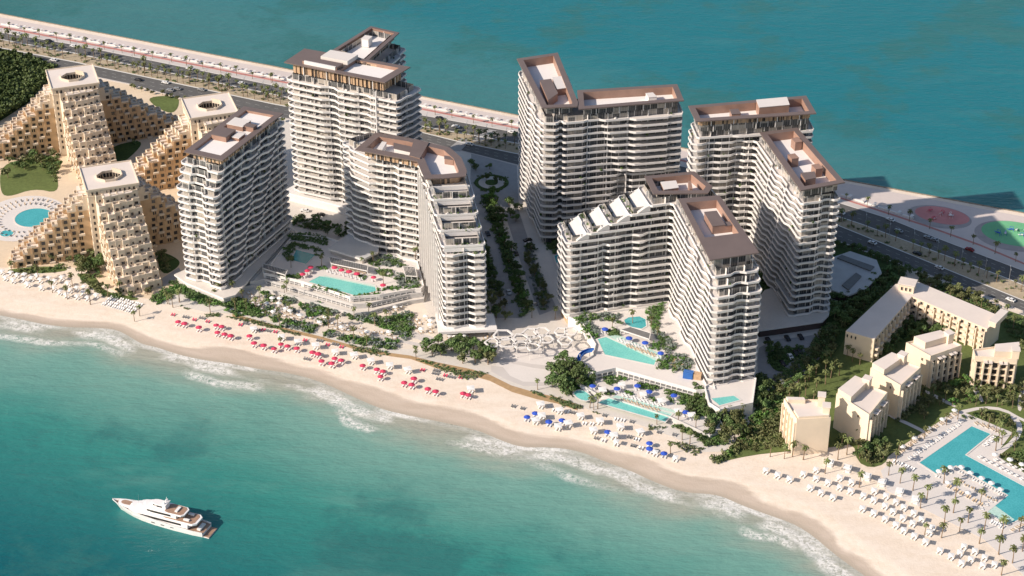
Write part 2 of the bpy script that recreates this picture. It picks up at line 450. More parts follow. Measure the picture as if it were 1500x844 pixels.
# ------------------------------------------------------------------ roads and promenade (px polylines, left to right)
L_edge = [(-150, -9), (0, 21), (400, 97.8), (612, 141), (757, 169.5), (1234, 264), (1500, 313.5), (1650, 341)]
L_s2 = [(-150, -5), (0, 25), (400, 101.5), (612, 144.5), (757, 173), (1234, 267.5), (1500, 317.5), (1650, 345)]
L_tr1 = [(-150, 11), (0, 38), (115, 60), (400, 116), (614, 157.6), (758, 186.2), (1000, 234), (1231, 288.6), (1356, 329.4), (1435, 357.6), (1500, 385), (1650, 452)]
L_tr2 = [(x, y+2.6) for x, y in L_tr1]
L_n1 = [(-150, 20), (0, 47.5), (107, 65.3), (400, 125), (614, 168), (759, 194.5), (1000, 244), (1231, 297.8), (1304, 321), (1382, 352.5), (1500, 397), (1650, 457)]
L_n2 = [(-150, 30), (0, 57.5), (110, 78), (400, 138), (614, 184), (759, 210), (1000, 262), (1231, 318), (1264, 329), (1382, 373), (1461, 402), (1500, 418), (1650, 480)]
L_m1 = [(-150, 42), (0, 70.5), (115, 92.5), (267, 124.5), (400, 152.8), (614, 193.5), (674, 208.5), (757, 225.7), (1000, 276), (1226, 330), (1377, 391), (1500, 441), (1650, 503)]
L_m2 = [(-150, 58), (0, 88), (61, 96), (187, 122), (267, 144), (400, 170), (614, 205), (757, 241), (1000, 294), (1226, 352), (1382, 410), (1460, 439), (1500, 456), (1650, 520)]
def band_sheet(name, a, b_, z, mat): return sheet(name, WL(a, z)+WL(list(reversed(b_)), z), z, mat)
band_sheet('promenade', L_s2, [(x, y+.3) for x, y in L_n1], .08, 'promenade_paving')
band_sheet('cycle_track', L_tr1, L_tr2, .11, 'track_red')
band_sheet('pavement', [(x, y+.4) for x, y in L_tr2], [(x, y-.1) for x, y in L_n1], .12, 'pavement_grey')
band_sheet('road', L_n1, L_n2, .05, 'asphalt')
band_sheet('median', L_n2, L_m1, .17, 'median_soil')
band_sheet('road', L_m1, L_m2, .05, 'asphalt')
def off(L, d): return [(x, y+d) for x, y in L]
band_sheet('kerb', off(L_n2, -.5), off(L_n2, .5), .2, 'paint_white')
band_sheet('kerb', off(L_m1, -1.1), off(L_m1, .1), .2, 'paint_white')
band_sheet('kerb', off(L_m2, -.2), off(L_m2, .9), .15, 'pavement_grey')
band_sheet('kerb', off(L_n1, -.6), off(L_n1, .1), .15, 'paint_white')
def interp_line(L, x):
    return float(np.interp(x, [q[0] for q in L], [q[1] for q in L]))
b = mb('lane_paint')
for (A, B) in ((L_n1, L_n2), (L_m1, L_m2)):
    for fr in (.34, .67):
        for x in np.arange(-60, 1560, 14.):
            y0 = lerp(interp_line(A, x), interp_line(B, x), fr); y1 = lerp(interp_line(A, x+6), interp_line(B, x+6), fr)
            p0 = W(x, y0); p1 = W(x+6, y1); dx, dy = p1[0]-p0[0], p1[1]-p0[1]; l = math.hypot(dx, dy); nx, ny = -dy/l*.1, dx/l*.1
            b.quad((p0[0]-nx, p0[1]-ny, .062), (p1[0]-nx, p1[1]-ny, .062), (p1[0]+nx, p1[1]+ny, .062), (p0[0]+nx, p0[1]+ny, .062))
struct(b.build('lane_markings'))
# crossing of the boulevard over the median, seen between the towers
for q in ([(676, 203), (690, 206), (674, 222), (655, 219)], [(716, 190), (728, 192), (703, 209), (690, 206)]):
    sheet('road', WL(q), .19, 'asphalt_light')

# ------------------------------------------------------------------ resort paving, warm hotel paving
BW = [(232, 445), (262, 448), (300, 457), (340, 460), (368, 466.7), (411, 479), (469, 493), (533, 511), (573, 517.5), (600, 521), (640, 531), (690, 541),
      (717, 549), (749, 565), (783, 575), (815, 582), (845, 592)]
pave = BW+[(870, 604), (930, 620), (985, 640), (1030, 662), (1062, 662), (1090, 620), (1130, 560), (1190, 500), (1215, 460), (1240, 430), (1300, 400), (1330, 392)]
sheet('paving', WL(pave+[(1382, 411), (1226, 352.5), (1000, 295), (757, 242), (614, 206), (400, 171), (390, 168), (250, 330)]), .03, 'paving')
sheet('paving', WL([(-60, 60), (0, 90), (187, 124), (267, 146), (400, 172), (380, 300), (250, 425), (232, 440), (205, 436), (170, 428), (140, 410), (128, 398), (100, 390), (60, 392), (0, 392), (-60, 380)]), .03, 'paving_warm')
sheet('hotel_road', WL([(235, 423), (268, 402), (262, 392), (222, 418)]), .05, 'asphalt_light')
sheet('boardwalk', WL([q for q in BW if q[0] > 300])+WL([(x+1, y+(9.5 if 600 < x < 850 else 5)) for x, y in reversed(BW) if x > 300]), .1, 'boardwalk_wood')
sheet('garden_ground', WL([(395, 428), (440, 440), (520, 462), (560, 452), (618, 440), (632, 470), (645, 496), (700, 500), (640, 512), (600, 512), (533, 507), (469, 489), (411, 475), (368, 462), (345, 452), (372, 436)]), .045, 'garden_sand')
for q_ in ([(352, 440), (400, 446), (470, 466), (540, 486), (600, 500), (640, 508), (640, 513), (600, 505), (540, 491), (470, 471), (400, 451), (350, 446)], [(575, 490), (600, 482), (660, 503), (735, 530), (720, 534), (650, 514), (600, 492), (580, 497)]):
    sheet('path', smooth(WL(q_), 1), .07, 'pavement_grey')
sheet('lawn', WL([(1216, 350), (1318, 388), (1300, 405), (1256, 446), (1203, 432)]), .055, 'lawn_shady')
# boulevard
sheet('avenue', WL([(694, 300), (689, 262), (712, 262), (722, 300), (748, 390), (765, 466), (722, 466), (706, 380)]), .05, 'asphalt_light')
sheet('avenue', WL([(735, 300), (757, 300), (790, 400), (816, 452), (790, 462), (768, 400)]), .05, 'asphalt_light')
sheet('avenue', WL([(690, 225), (757, 243), (760, 300), (722, 300), (689, 262), (690, 240)]), .045, 'asphalt_light')
ap = W(720, 268)
def disc(name, cx, cy, r, z, mat, n=32, ry=None, rz=0):
    ry = ry or r
    P = []
    for k in range(n):
        a = 2*math.pi*k/n; x, y = r*math.cos(a), ry*math.sin(a)
        P.append((cx+x*math.cos(rz)-y*math.sin(rz), cy+x*math.sin(rz)+y*math.cos(rz)))
    return sheet(name, P, z, mat)
disc('roundabout', ap[0], ap[1], 9.5, .2, 'lawn_shady'); disc('roundabout', ap[0], ap[1], 7.2, .24, 'pavement_grey'); disc('roundabout', ap[0], ap[1], 3.5, .28, 'lawn_shady')
# beach plaza with curved path
q = ZM([(560, 290), (700, 330), (860, 340), (1030, 320), (1170, 330), (1195, 400), (1110, 470), (960, 600), (800, 590), (680, 540), (590, 480), (600, 400)], 4.69, 600, 440)
sheet('plaza', WL(q), .06, 'deck_white')
q = ZM([(590, 380), (700, 415), (850, 440), (1000, 455), (1120, 430), (1150, 440), (1100, 480), (1000, 485), (850, 465), (700, 435), (600, 410)], 4.69, 600, 440)
sheet('path', WL(q), .09, 'pavement_grey')
q = ZM([(560, 450), (640, 460), (690, 520), (780, 560), (950, 565), (960, 590), (780, 590), (660, 545), (560, 490)], 4.69, 600, 440)
sheet('path', WL(q), .09, 'pavement_grey')
# playgrounds: long ovals in their grey surrounds
def oval(px, py, rx_px, ry_m, rot, z, mat, name='playground'):
    c = W(px, py); r = abs(W(px+rx_px, py)[0]-c[0]); disc(name, c[0], c[1], r, z, mat, 40, ry_m, rot)
oval(1376, 318, 47, 12, math.radians(-24), .12, 'play_grey'); oval(1380, 316, 40, 9.2, math.radians(-24), .15, 'play_pink')
oval(1484, 346, 56, 16, math.radians(-22), .12, 'play_grey'); oval(1488, 343, 50, 13, math.radians(-22), .15, 'play_green')

# lawns
def lawn(pts, mat='lawn', z=.06, s=2): return sheet('lawn', smooth(WL(pts), s), z, mat)
lawn([(1047, 679), (1075, 650), (1105, 610), (1135, 565), (1190, 505), (1225, 450), (1300, 410), (1500, 458), (1620, 520), (1620, 790), (1500, 694), (1456, 668), (1481, 635), (1411, 606),
      (1398, 603), (1302, 666), (1296, 680), (1275, 686), (1256, 677), (1250, 650), (1225, 655), (1148, 662), (1100, 667)], 'lawn', .06, 1)
for pts in ([(1400, 603), (1440, 595), (1470, 598), (1500, 615), (1560, 640), (1560, 643), (1500, 619), (1470, 602), (1440, 599), (1408, 607)],
            [(1300, 610), (1340, 628), (1362, 640), (1365, 637), (1342, 624), (1302, 606)], [(1350, 573), (1398, 598), (1402, 595), (1354, 570)],
            [(1414, 550), (1425, 572), (1437, 590), (1442, 588), (1430, 568), (1418, 548)], [(1500, 562), (1492, 580), (1490, 600), (1496, 604), (1502, 580), (1520, 565)],
            [(1478, 610), (1492, 625), (1483, 645), (1455, 665), (1460, 670), (1490, 648), (1500, 626), (1486, 606)]):
    sheet('path', smooth(WL(pts), 1), .1, 'deck_white')
lawn([(0, 246), (25, 234), (75, 234), (84, 255), (86, 284), (50, 276), (10, 290), (0, 280)]); lawn([(30, 230), (84, 226), (92, 250), (60, 256)])
lawn([(0, 396), (60, 390), (97, 392), (98, 398), (40, 402)]); lawn([(110, 400), (140, 402), (150, 428), (205, 436), (200, 441), (160, 437), (128, 418)])
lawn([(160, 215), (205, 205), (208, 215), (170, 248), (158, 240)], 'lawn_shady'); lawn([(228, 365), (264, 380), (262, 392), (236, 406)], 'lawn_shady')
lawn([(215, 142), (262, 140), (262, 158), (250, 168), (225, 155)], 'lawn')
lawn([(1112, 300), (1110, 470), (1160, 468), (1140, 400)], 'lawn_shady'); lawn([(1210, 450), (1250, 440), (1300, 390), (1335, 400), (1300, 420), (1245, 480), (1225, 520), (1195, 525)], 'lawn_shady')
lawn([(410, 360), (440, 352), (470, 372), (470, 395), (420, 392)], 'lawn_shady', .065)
sheet('car_park', smooth(WL([(1113, 500), (1195, 492), (1215, 480), (1228, 495), (1205, 520), (1170, 560), (1150, 575), (1118, 570), (1108, 540)]), 1), .05, 'asphalt_light')
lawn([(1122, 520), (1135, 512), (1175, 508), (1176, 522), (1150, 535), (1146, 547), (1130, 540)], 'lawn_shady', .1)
# white decks around the big zigzag pool and the round pool
sheet('pool_deck', WL([(1392, 605), (1411, 604), (1483, 634), (1458, 667), (1500, 693), (1620, 745), (1620, 860), (1500, 844), (1440, 790), (1300, 720), (1290, 690)]), .09, 'deck_white')
c = W(34, 320); disc('pool_deck', c[0], c[1], 23, .09, 'deck_white', 40, 25)

# ================================================================== the curved balcony towers
def outline(poly, profs, k, rc=1.3):
    """profs: side -> list of (f0, f1, width, delta, k0, k1); returns outline points of floor k"""
    out = []; n = len(poly)
    for i in range(n):
        a, b_ = poly[i], poly[(i+1) % n]; L = math.hypot(b_[0]-a[0], b_[1]-a[1]); ux, uy = (b_[0]-a[0])/L, (b_[1]-a[1])/L; nx, ny = uy, -ux
        c = min(rc, L*.3); nodes = [(c, 0.)]; d = 0.
        jl = []
        for (f0, f1, wd, dl, k0, k1) in profs.get(i, ()):
            if k < k0-.01 or k > k1+.01: continue
            jl.append((lerp(f0, f1, (k-k0)/max(1e-6, k1-k0))*L, wd, dl))
        jl.sort()
        last = c
        for s, wd, dl in jl:
            s = max(s, last+.3)
            if s+wd > L-c-.2: break
            nodes += [(s, d), (s+wd, d+dl)]; d += dl; last = s+wd
        nodes.append((L-c, d))
        out += [(a[0]+ux*s+nx*q, a[1]+uy*s+ny*q) for s, q in nodes]
    return out
def balcony(root, out, z, hup=.95, hdn=.5, rim=.35, mat='white_render', fins=(), floor='balcony_floor'):
    b = mb(mat); n = len(out); I = inset(out, rim)
    o0 = b.pts([(x, y, z-hdn) for x, y in inset(out, .35)]); ob = b.pts([(x, y, z-hdn*.35) for x, y in out]); o1 = b.pts([(x, y, z+hup) for x, y in out])
    i1 = b.pts([(x, y, z+hup) for x, y in I]); i0 = b.pts([(x, y, z) for x, y in I])
    for k in range(n):
        j = (k+1) % n
        b.face((o0+k, o0+j, ob+j, ob+k)); b.face((ob+k, ob+j, o1+j, o1+k)); b.face((o1+k, o1+j, i1+j, i1+k)); b.face((i1+k, i1+j, i0+j, i0+k))
    b.mat(floor); b.face(tuple(range(i0, i0+n))); b.mat(mat)
    b.face(tuple(reversed(range(o0, o0+n))))
    for (x, y, rz, dep, th, h) in fins: b.box(x, y, z+h/2, th, dep, h, rz)
    return b.build('balcony', root)
def along(poly, step, jit, rnd, inw=0):
    for i in range(len(poly)):
        a, c = poly[i], poly[(i+1) % len(poly)]; L = math.hypot(c[0]-a[0], c[1]-a[1]); ux, uy = (c[0]-a[0])/L, (c[1]-a[1])/L
        m = int(L/step)
        for k in range(m):
            s = (k+.5+rnd.uniform(-jit, jit))*L/m
            yield a[0]+ux*s-uy*inw, a[1]+uy*s+ux*inw, math.atan2(uy, ux), i
def canopy(root, outer, z, wid, deep=4.0, deck='roof_white', rooms=(), name='roof_canopy'):
    outer = ccw(outer); I = inset(outer, wid) if not isinstance(wid, list) else wid
    b = mb('brown_metal'); n = len(outer)
    o0 = b.pts([(x, y, z-.55) for x, y in outer]); o1 = b.pts([(x, y, z) for x, y in outer]); i1 = b.pts([(x, y, z+.05) for x, y in I]); i0 = b.pts([(x, y, z-deep) for x, y in I])
    for k in range(n):
        j = (k+1) % n; b.face((o0+k, o0+j, o1+j, o1+k)); b.face((o1+k, o1+j, i1+j, i1+k))
    b.mat('copper_wall')
    for k in range(n):
        j = (k+1) % n; b.face((i1+k, i1+j, i0+j, i0+k))
    b.mat('white_render'); u0 = b.pts([(x, y, z-.55) for x, y in I])
    for k in range(n):
        j = (k+1) % n; b.face((o0+k, u0+k, u0+j, o0+j))
    ro = b.build(name, root)
    b = mb(deck); b.face(tuple(range(b.pts([(x, y, z-deep+.02) for x, y in I]), len(b.v)))); b.build('roof_deck', ro)
    for (poly, z0, z1, mw, mt) in rooms:
        b = mb(mw); b.prism(poly, z0, z1, top=False); b.mat(mt); b.prism(inset(ccw(poly), -.15), z1, z1+.25); b.build('plant_room', ro)
    return ro
def rect_at(c, ax, l, w_):
    ux, uy = math.cos(ax), math.sin(ax)
    return [(c[0]+ux*a*l/2-uy*e_*w_/2, c[1]+uy*a*l/2+ux*e_*w_/2) for a, e_ in ((-1, -1), (1, -1), (1, 1), (-1, 1))]
FH = 3.6
def tower(root, polyfn, nfl, profs, z0=5.0, rec=2.6, seed=1, fin_step=8, base=None, stepfrom=None):
    rnd = random.Random(seed); g = mb('tower_glass'); leaf = mb('bush_leaf')
    for k in range(nfl):
        poly = ccw(polyfn(k)); z = z0+FH*k
        cur = outline(poly, profs(k), k) if profs else poly
        core = inset(poly, rec)
        fins = []
        for x, y, a, i in along(core, fin_step, 0.0, rnd, -(rec-1.3)*.5+.1):
            fins.append((x, y, a, rec-1.3, .25, FH-.5))
        for x, y, a, i in along(core, 6.5, .35, rnd, -1.0):
            if rnd.random() < .3: fins.append((x, y, a+rnd.random(), .7, rnd.uniform(.6, 1.5), .75))
        big = stepfrom is not None and k >= stepfrom
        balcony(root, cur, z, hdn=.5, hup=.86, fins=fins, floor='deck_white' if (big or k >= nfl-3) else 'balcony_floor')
        g.wall(core, z, z+FH-.45)
        for x, y, a, i in along(core, 9, .4, rnd, -1.7):
            if rnd.random() < .16:
                r = rnd.uniform(.4, .8)
                for _ in range(10):
                    q = Vector((rnd.gauss(0, 1), rnd.gauss(0, 1), rnd.gauss(0, 1))).normalized()*r*.7; t_ = Vector((rnd.uniform(-1, 1), rnd.uniform(-1, 1), rnd.uniform(-1, 1))).normalized()*r*.5; s_ = q.cross(t_).normalized()*r*.5
                    cc = Vector((x, y, z+.9))+q; leaf.quad(cc-t_-s_, cc+t_-s_, cc+t_+s_, cc-t_+s_)
    g.build('facade', root)
    if leaf.v: leaf.build('balcony_plants', root)['kind'] = 'stuff'
    bp = ccw(base or polyfn(0)); b = mb('tower_glass'); b.wall(inset(bp, 3.2), 0, z0-.4); b.mat('concrete_wall')
    for x, y, a, i in along(inset(bp, 2.0), 7, 0, rnd): b.box(x, y, (z0-.4)/2, .7, 1.1, z0-.4, a)
    b.build('ground_floor', root)
def penthouse(root, outer, z0, z1, ins=3.0, fins=True, seed=3):
    b = mb('penthouse_glass' if fins else 'tower_glass'); P = inset(ccw(outer), ins); b.wall(P, z0, z1)
    if fins:
        b.mat('timber')
        rnd = random.Random(seed)
        for x, y, a, i in along(P, 2.3, .1, rnd, -.25): b.box(x, y, (z0+z1)/2, .45 if rnd.random() < .6 else 1.1, .4, z1-z0-.02, a)
    b.mat('white_render')
    for x, y, a, i in along(P, 11, .1, random.Random(seed), -1.2): b.box(x, y, (z0+z1)/2, .35, .35, z1-z0-.02, a)
    b.build('penthouse', root)
def rot(q, n): return q[n:]+q[:n]
def roofpoly(px, z): return ccw(WL(px, z))
def at2(poly, u, v):
    """bilinear point in a 4 corner polygon"""
    a, b_, c, d = poly[:4]
    return (lerp(lerp(a[0], b_[0], u), lerp(d[0], c[0], u), v), lerp(lerp(a[1], b_[1], u), lerp(d[1], c[1], u), v))
def sub(poly, u0, u1, v0, v1): return [at2(poly, u0, v0), at2(poly, u1, v0), at2(poly, u1, v1), at2(poly, u0, v1)]

# ---- tower A: slim slab by the sandstone hotel
tA = thing('residential_tower', 'slim white balcony tower beside the sandstone hotel, its long side facing right in shade', 'tower')
A = [(-163.5, 834), (-142.2, 822), (-113.5, 883), (-134.5, 893.5)]
def polyA(k):
    if k < 15: return A
    t = (k-14)*1.9; a, b_, c, d = A
    ux, uy = (c[0]-b_[0]), (c[1]-b_[1]); L = math.hypot(ux, uy); ux /= L; uy /= L
    return [(a[0]+ux*t, a[1]+uy*t), (b_[0]+ux*t, b_[1]+uy*t), c, d]
def profA(k):
    return {0: [(.30, .32, 2.5, -1.6, 0, 30), (.60, .62, 2.2, 1.9, 0, 30)],
            1: [(.05, .05, 2.5, -.8, 0, 30), (.10, .42, 2.6, 1.6, 0, 17), (.24, .56, 2.6, -1.5, 0, 17), (.36, .70, 2.6, 1.5, 2, 17), (.50, .84, 2.6, -1.5, 3, 17)],
            3: [(.3, .5, 3, 1.5, 0, 20), (.6, .8, 3, -1.5, 0, 20)]}
tower(tA, polyA, 18, profA, z0=5, seed=11)
cA = roofpoly([(269, 222), (326, 235), (415, 166), (357, 155.5)], 74)
i0 = min(range(4), key=lambda i: cA[i][0]); cA = rot(cA, i0)
penthouse(tA, cA, 69.7, 73.4, 3.2, seed=4)
z = 74
rooms = [(sub(cA, .18, .55, .34, .50), z-1.3, z+1.4, 'copper_wall', 'brown_metal'), (sub(cA, .60, .78, .40, .50), z-1.3, z+.3, 'copper_wall', 'deck_white'),
         (sub(cA, .20, .60, .58, .72), z-1.3, z+1.2, 'copper_wall', 'deck_white'), (sub(cA, .60, .84, .60, .66), z-1.3, z+1.3, 'copper_wall', 'brown_metal')]
canopy(tA, cA, z, [at2(cA, .16, .07), at2(cA, .84, .07), at2(cA, .86, .93), at2(cA, .16, .93)], deep=1.3, rooms=rooms)

# ---- tower B: tallest, cross shaped, far left
tB = thing('residential_tower', 'tallest white tower with a T-shaped brown roof, behind the left pair by the road', 'tower')
B = [(-118, 924), (-57.5, 896), (-47, 913), (-72, 926), (-56.5, 962), (-76, 972), (-93, 938), (-108, 943)]
def profB(k):
    return {0: [(.04, .04, 2, .9, 0, 30), (.36, .30, 4, -1.9, 0, 30), (.46, .40, 3.5, 1.9, 0, 30), (.62, .62, 2.5, -1.1, 6, 30), (.72, .72, 3, 1.3, 6, 30), (.70, .56, 4, -1.6, 0, 5.9)],
            1: [(.3, .4, 3, 1.2, 0, 30)], 3: [(.3, .5, 3, 1.5, 0, 30), (.6, .8, 3, -1.5, 0, 30)], 4: [(.3, .3, 3, 1, 0, 30)]}
tower(tB, lambda k: B, 19, profB, z0=6.5, seed=12)
b = mb('white_render'); b.prism(inset(ccw([(-124, 926), (-57, 893), (-46, 914), (-108, 946)]), .0), 3.6, 4.4); b.prism([(-122, 924), (-60, 893.5), (-52, 909), (-106, 938)], .1, 3.6); b.build('podium', tB)
b = mb('white_render'); p0 = (-69.5, 899.6); b.box(p0[0], p0[1], 45, .6, .7, 62, -.4); b.build('column', tB)
cB1 = rot(roofpoly([(416, 91), (564, 121), (601, 98), (446, 71)], 82), 0); i0 = min(range(4), key=lambda i: cB1[i][0]); cB1 = rot(cB1, i0)
cB2 = roofpoly([(543, 38), (585, 47.5), (535, 92), (487, 73)], 81.8)
i0 = min(range(4), key=lambda i: cB2[i][1]); cB2 = rot(cB2, i0)
penthouse(tB, cB1, 75.6, 81.4, 3.2, seed=5); penthouse(tB, cB2, 75.6, 81.2, 3.5, fins=False, seed=6)
z = 82
canopy(tB, cB1, z, [at2(cB1, .52, .14), at2(cB1, .92, .16), at2(cB1, .93, .84), at2(cB1, .52, .86)], deep=1.8)
b = mb('copper_wall'); b.prism(sub(cB1, .16, .50, .12, .40), z, z+1.6, topmat='brown_metal'); b.mat('white_render'); b.prism(sub(cB1, .18, .49, .10, .14), z, z+1.9); b.build('plant_screen', tB)
b = mb('deck_white'); b.prism(sub(cB1, .26, .52, .50, .96), z, z+2.2); b.build('plant_room', tB)
rooms = [(sub(cB2, .35, .55, .62, .80) if False else rect_at(((cB2[0][0]+cB2[2][0])/2-1, (cB2[0][1]+cB2[2][1])/2+6), 1.2, 5, 4), z-3.6, z+.6, 'white_render', 'deck_white')]
canopy(tB, cB2, 81.7, inset(cB2, 2.2), deep=3.6, rooms=rooms)

# ---- tower C: bent tower with stepped terraces towards the beach
tC = thing('residential_tower', 'bent white tower with stepped garden terraces facing the beach, left of the avenue', 'tower')
def polyC(k):
    t = max(0, k-11)*6.6 if k >= 12 else 0; s = -.215
    if k >= 12: t = 2+(k-12)*8.6
    return [(-86, 874), (-69, 859), (-46.0, 850.0), (-32.5+s*t, 786.2+t), (-11.8+s*t*.95, 788.2+t), (-21.5, 840), (-25, 853), (-31, 866), (-72, 884)]
def profC(k):
    return {0: [(.25, .25, 3, 1.8, 0, 30), (.6, .6, 3, -1.0, 0, 9)], 1: [(.30, .30, 3, -1.1, 0, 30), (.45, .45, 3, 1.5, 0, 30)],
            2: [(.12, .4, 3, -1.3, 0, 30), (.5, .8, 3, 1.3, 0, 30)],
            3: [(.18, .18, 3, -1.2, 0, 11), (.38, .38, 3.2, -1.0, 0, 11), (.58, .58, 3, 2.2, 0, 11), (.08, .08, 3, .9, 0, 11)] if k < 12 else [], 4: [(.3, .3, 3, -1, 0, 11), (.6, .6, 3, 1, 0, 11)]}
tower(tC, polyC, 16, profC, z0=5, seed=13, stepfrom=11)
b = mb('white_render'); b.prism([(-35, 783), (-7, 785.5), (-9, 800), (-37, 800)], 3.6, 4.9); b.build('podium', tC)
b = mb('white_render')
for (px_, py_, h_) in ((523, 252, 50), (620, 300, 56)):
    pass
for i in range(9):
    s_ = .08+i*.1; x = lerp(-46.5, -33.2, s_); y = lerp(850, 786.2, s_); zt = min(60, 5+FH*(11.5+max(0, (y-792)/8.6)))
    b.box(x-.6, y, zt/2+2, .9, .6, zt-6, .2)
b.build('columns', tC)
cC = roofpoly([(520, 219), (611, 236), (622, 262), (650, 261), (682, 258), (684, 250), (676, 231), (659, 216), (600, 202), (550, 194)], 64)
penthouse(tC, cC, 59, 63.4, 3.4, seed=8)
z = 64
inC = inset(cC, 4.0)
mid = WL([(612, 222), (640, 238)], z)
w_ = WL([(566, 203), (605, 212), (600, 222), (551, 214)], z)
rooms = [(WL([(577, 212), (613, 220), (613, 228), (577, 220)], z-1), z-3.6, z-.2, 'white_render', 'brown_metal'),
         (WL([(607, 205), (628, 210), (615, 233), (600, 229)], z), z-3.6, z+.3, 'copper_wall', 'brown_metal'),
         (WL([(651, 227), (664, 229), (664, 233), (651, 231)], z), z-3.6, z-.6, 'copper_wall', 'brown_metal'),
         (WL([(560, 207), (566, 208), (560, 218), (553, 217)], z), z-3.6, z-.4, 'white_render', 'deck_white')]
canopy(tC, cC, z, inC, deep=3.6, rooms=rooms)

# ---- tower D: L shaped pair of slabs, behind the avenue
tD = thing('residential_tower', 'tall L-shaped white tower with a wide shaded front, centre back right of the avenue', 'tower')
Dp = [(14.5, 874.5), (23, 874), (23.6, 877), (25.2, 877), (25.6, 874.5), (33.2, 876), (86.5, 886), (84.5, 905), (31, 900), (24.5, 941.5), (3, 935)]
def profD(k):
    return {5: [(.05, .05, 2, -.9, 0, 30), (.22, .38, 3, -1.7, 0, 9), (.38, .2, 3, 1.7, 9.1, 18), (.48, .48, 3, 1.9, 0, 18), (.62, .66, 3, -1.5, 0, 6), (.72, .74, 3, 1.2, 0, 6), (.84, .84, 1.5, -.8, 0, 30)],
            10: [(.10, .40, 3, 1.4, 0, 18), (.28, .58, 3, -1.4, 0, 18), (.46, .76, 3, 1.4, 0, 18), (.64, .90, 3, -1.4, 0, 18)],
            9: [(.4, .4, 3, 1, 0, 30)], 7: [(.3, .5, 3, 1.3, 0, 30)]}
tower(tD, lambda k: Dp, 19, profD, z0=5, seed=14, fin_step=9)
cD1 = roofpoly([(757, 86), (817, 77), (847, 150), (846, 156), (794, 158)], 78)
cD2 = roofpoly([(847.5, 160), (1002, 147), (992, 123), (845.5, 132)], 77.8)
penthouse(tD, cD1, 73.3, 77.4, 2.6, fins=False, seed=9); penthouse(tD, cD2, 73.3, 77.2, 2.6, fins=False, seed=10)
i0 = max(range(5), key=lambda i: cD1[i][1]+cD1[i][0]*.01)
P = WL([(768, 93), (811, 88), (840, 147), (838, 150), (800, 151)], 78)
rooms = [(WL([(791, 118), (807, 116), (817, 137), (803, 147)], 78), 73.7, 77.9, 'copper_wall', 'brown_metal'), (WL([(809, 115), (831, 112), (838, 129), (816, 132)], 77), 73.7, 77.4, 'copper_wall', 'deck_white')]
canopy(tD, cD1, 78, inset(cD1, 3.0), deep=4.3, rooms=rooms)
rooms = [(WL([(946, 138), (956, 137), (962, 143), (950, 144)], 76.5), 73.5, 76.8, 'white_render', 'deck_white')]
canopy(tD, cD2, 77.75, inset(cD2, 3.0), deep=4.3, rooms=rooms)

# ---- tower E/F : back right
tE = thing('residential_tower', 'white L-shaped tower at far right, its lower arm running out under the higher back slab', 'tower')
EF = [(90, 858), (120.5, 862.3), (134.5, 796.5), (154, 801), (141, 865), (150, 867), (148, 886), (88, 875)]
def polyE(k): return EF if k < 18 else [(91, 858), (150, 867), (148, 886), (89, 875)]
def profE(k):
    if k >= 18: return {0: [(.3, .3, 3, 1, 0, 30)]}
    return {0: [(.12, .12, 3, -1.2, 0, 30), (.34, .34, 3, 1.0, 0, 30), (.50, .62, 2.6, -1.6, 0, 17), (.66, .78, 2.6, 1.8, 0, 17)],
            1: [(.06, .40, 3, 1.6, 0, 18), (.22, .56, 3, -1.6, 0, 18), (.38, .72, 3, 1.6, 0, 18), (.54, .88, 3, -1.6, 0, 18), (.78, .60, 3, 1.2, 0, 2)],
            2: [(.08, .08, 2, -.6, 0, 30), (.48, .50, 2.5, -1.6, 0, 17), (.72, .72, 2.4, 1.6, 0, 17)], 7: [(.2, .5, 3, 1.2, 0, 17), (.6, .8, 3, -1.2, 0, 17)]}
tower(tE, polyE, 19, profE, z0=5, seed=15)
cE = roofpoly([(1019.5, 178), (1008, 155), (1181, 140), (1196, 166)], 80.5); cF = roofpoly([(1113, 194), (1168, 187), (1238, 267), (1173, 279)], 75)
i0 = min(range(4), key=lambda i: cE[i][0]+cE[i][1]*.5); cE = rot(cE, i0); i0 = min(range(4), key=lambda i: cF[i][1]); cF = rot(cF, i0)
penthouse(tE, cE, 76.8, 80.0, 2.6, seed=11); penthouse(tE, cE, 73.5, 76.8, 2.8, fins=False, seed=15); penthouse(tE, cF, 69.9, 74.4, 2.6, fins=False, seed=12)
rooms = [(WL([(1108, 150), (1152, 146), (1156, 157), (1112, 161)], 81), 76.2, 82.2, 'copper_wall', 'deck_white'), (WL([(1069, 162), (1081, 161), (1085, 168), (1072, 169)], 79), 76.2, 79.4, 'copper_wall', 'brown_metal')]
canopy(tE, cE, 80.5, inset(cE, 3.0), deep=4.3, rooms=rooms)
rooms = []
for (px_, py_) in ((1167, 206), (1162, 230), (1197, 245)):
    c = W(px_, py_, 75); rooms.append((rect_at(c, math.radians(-72), 4.6, 3.6), 70.7, 75.2, 'copper_wall', 'copper_wall'))
rooms.append((WL([(1173, 254), (1193, 252), (1195, 261), (1180, 264)], 75), 70.7, 75, 'copper_wall', 'brown_metal'))
canopy(tE, cF, 75, inset(cF, 3.1), deep=4.3, rooms=rooms)

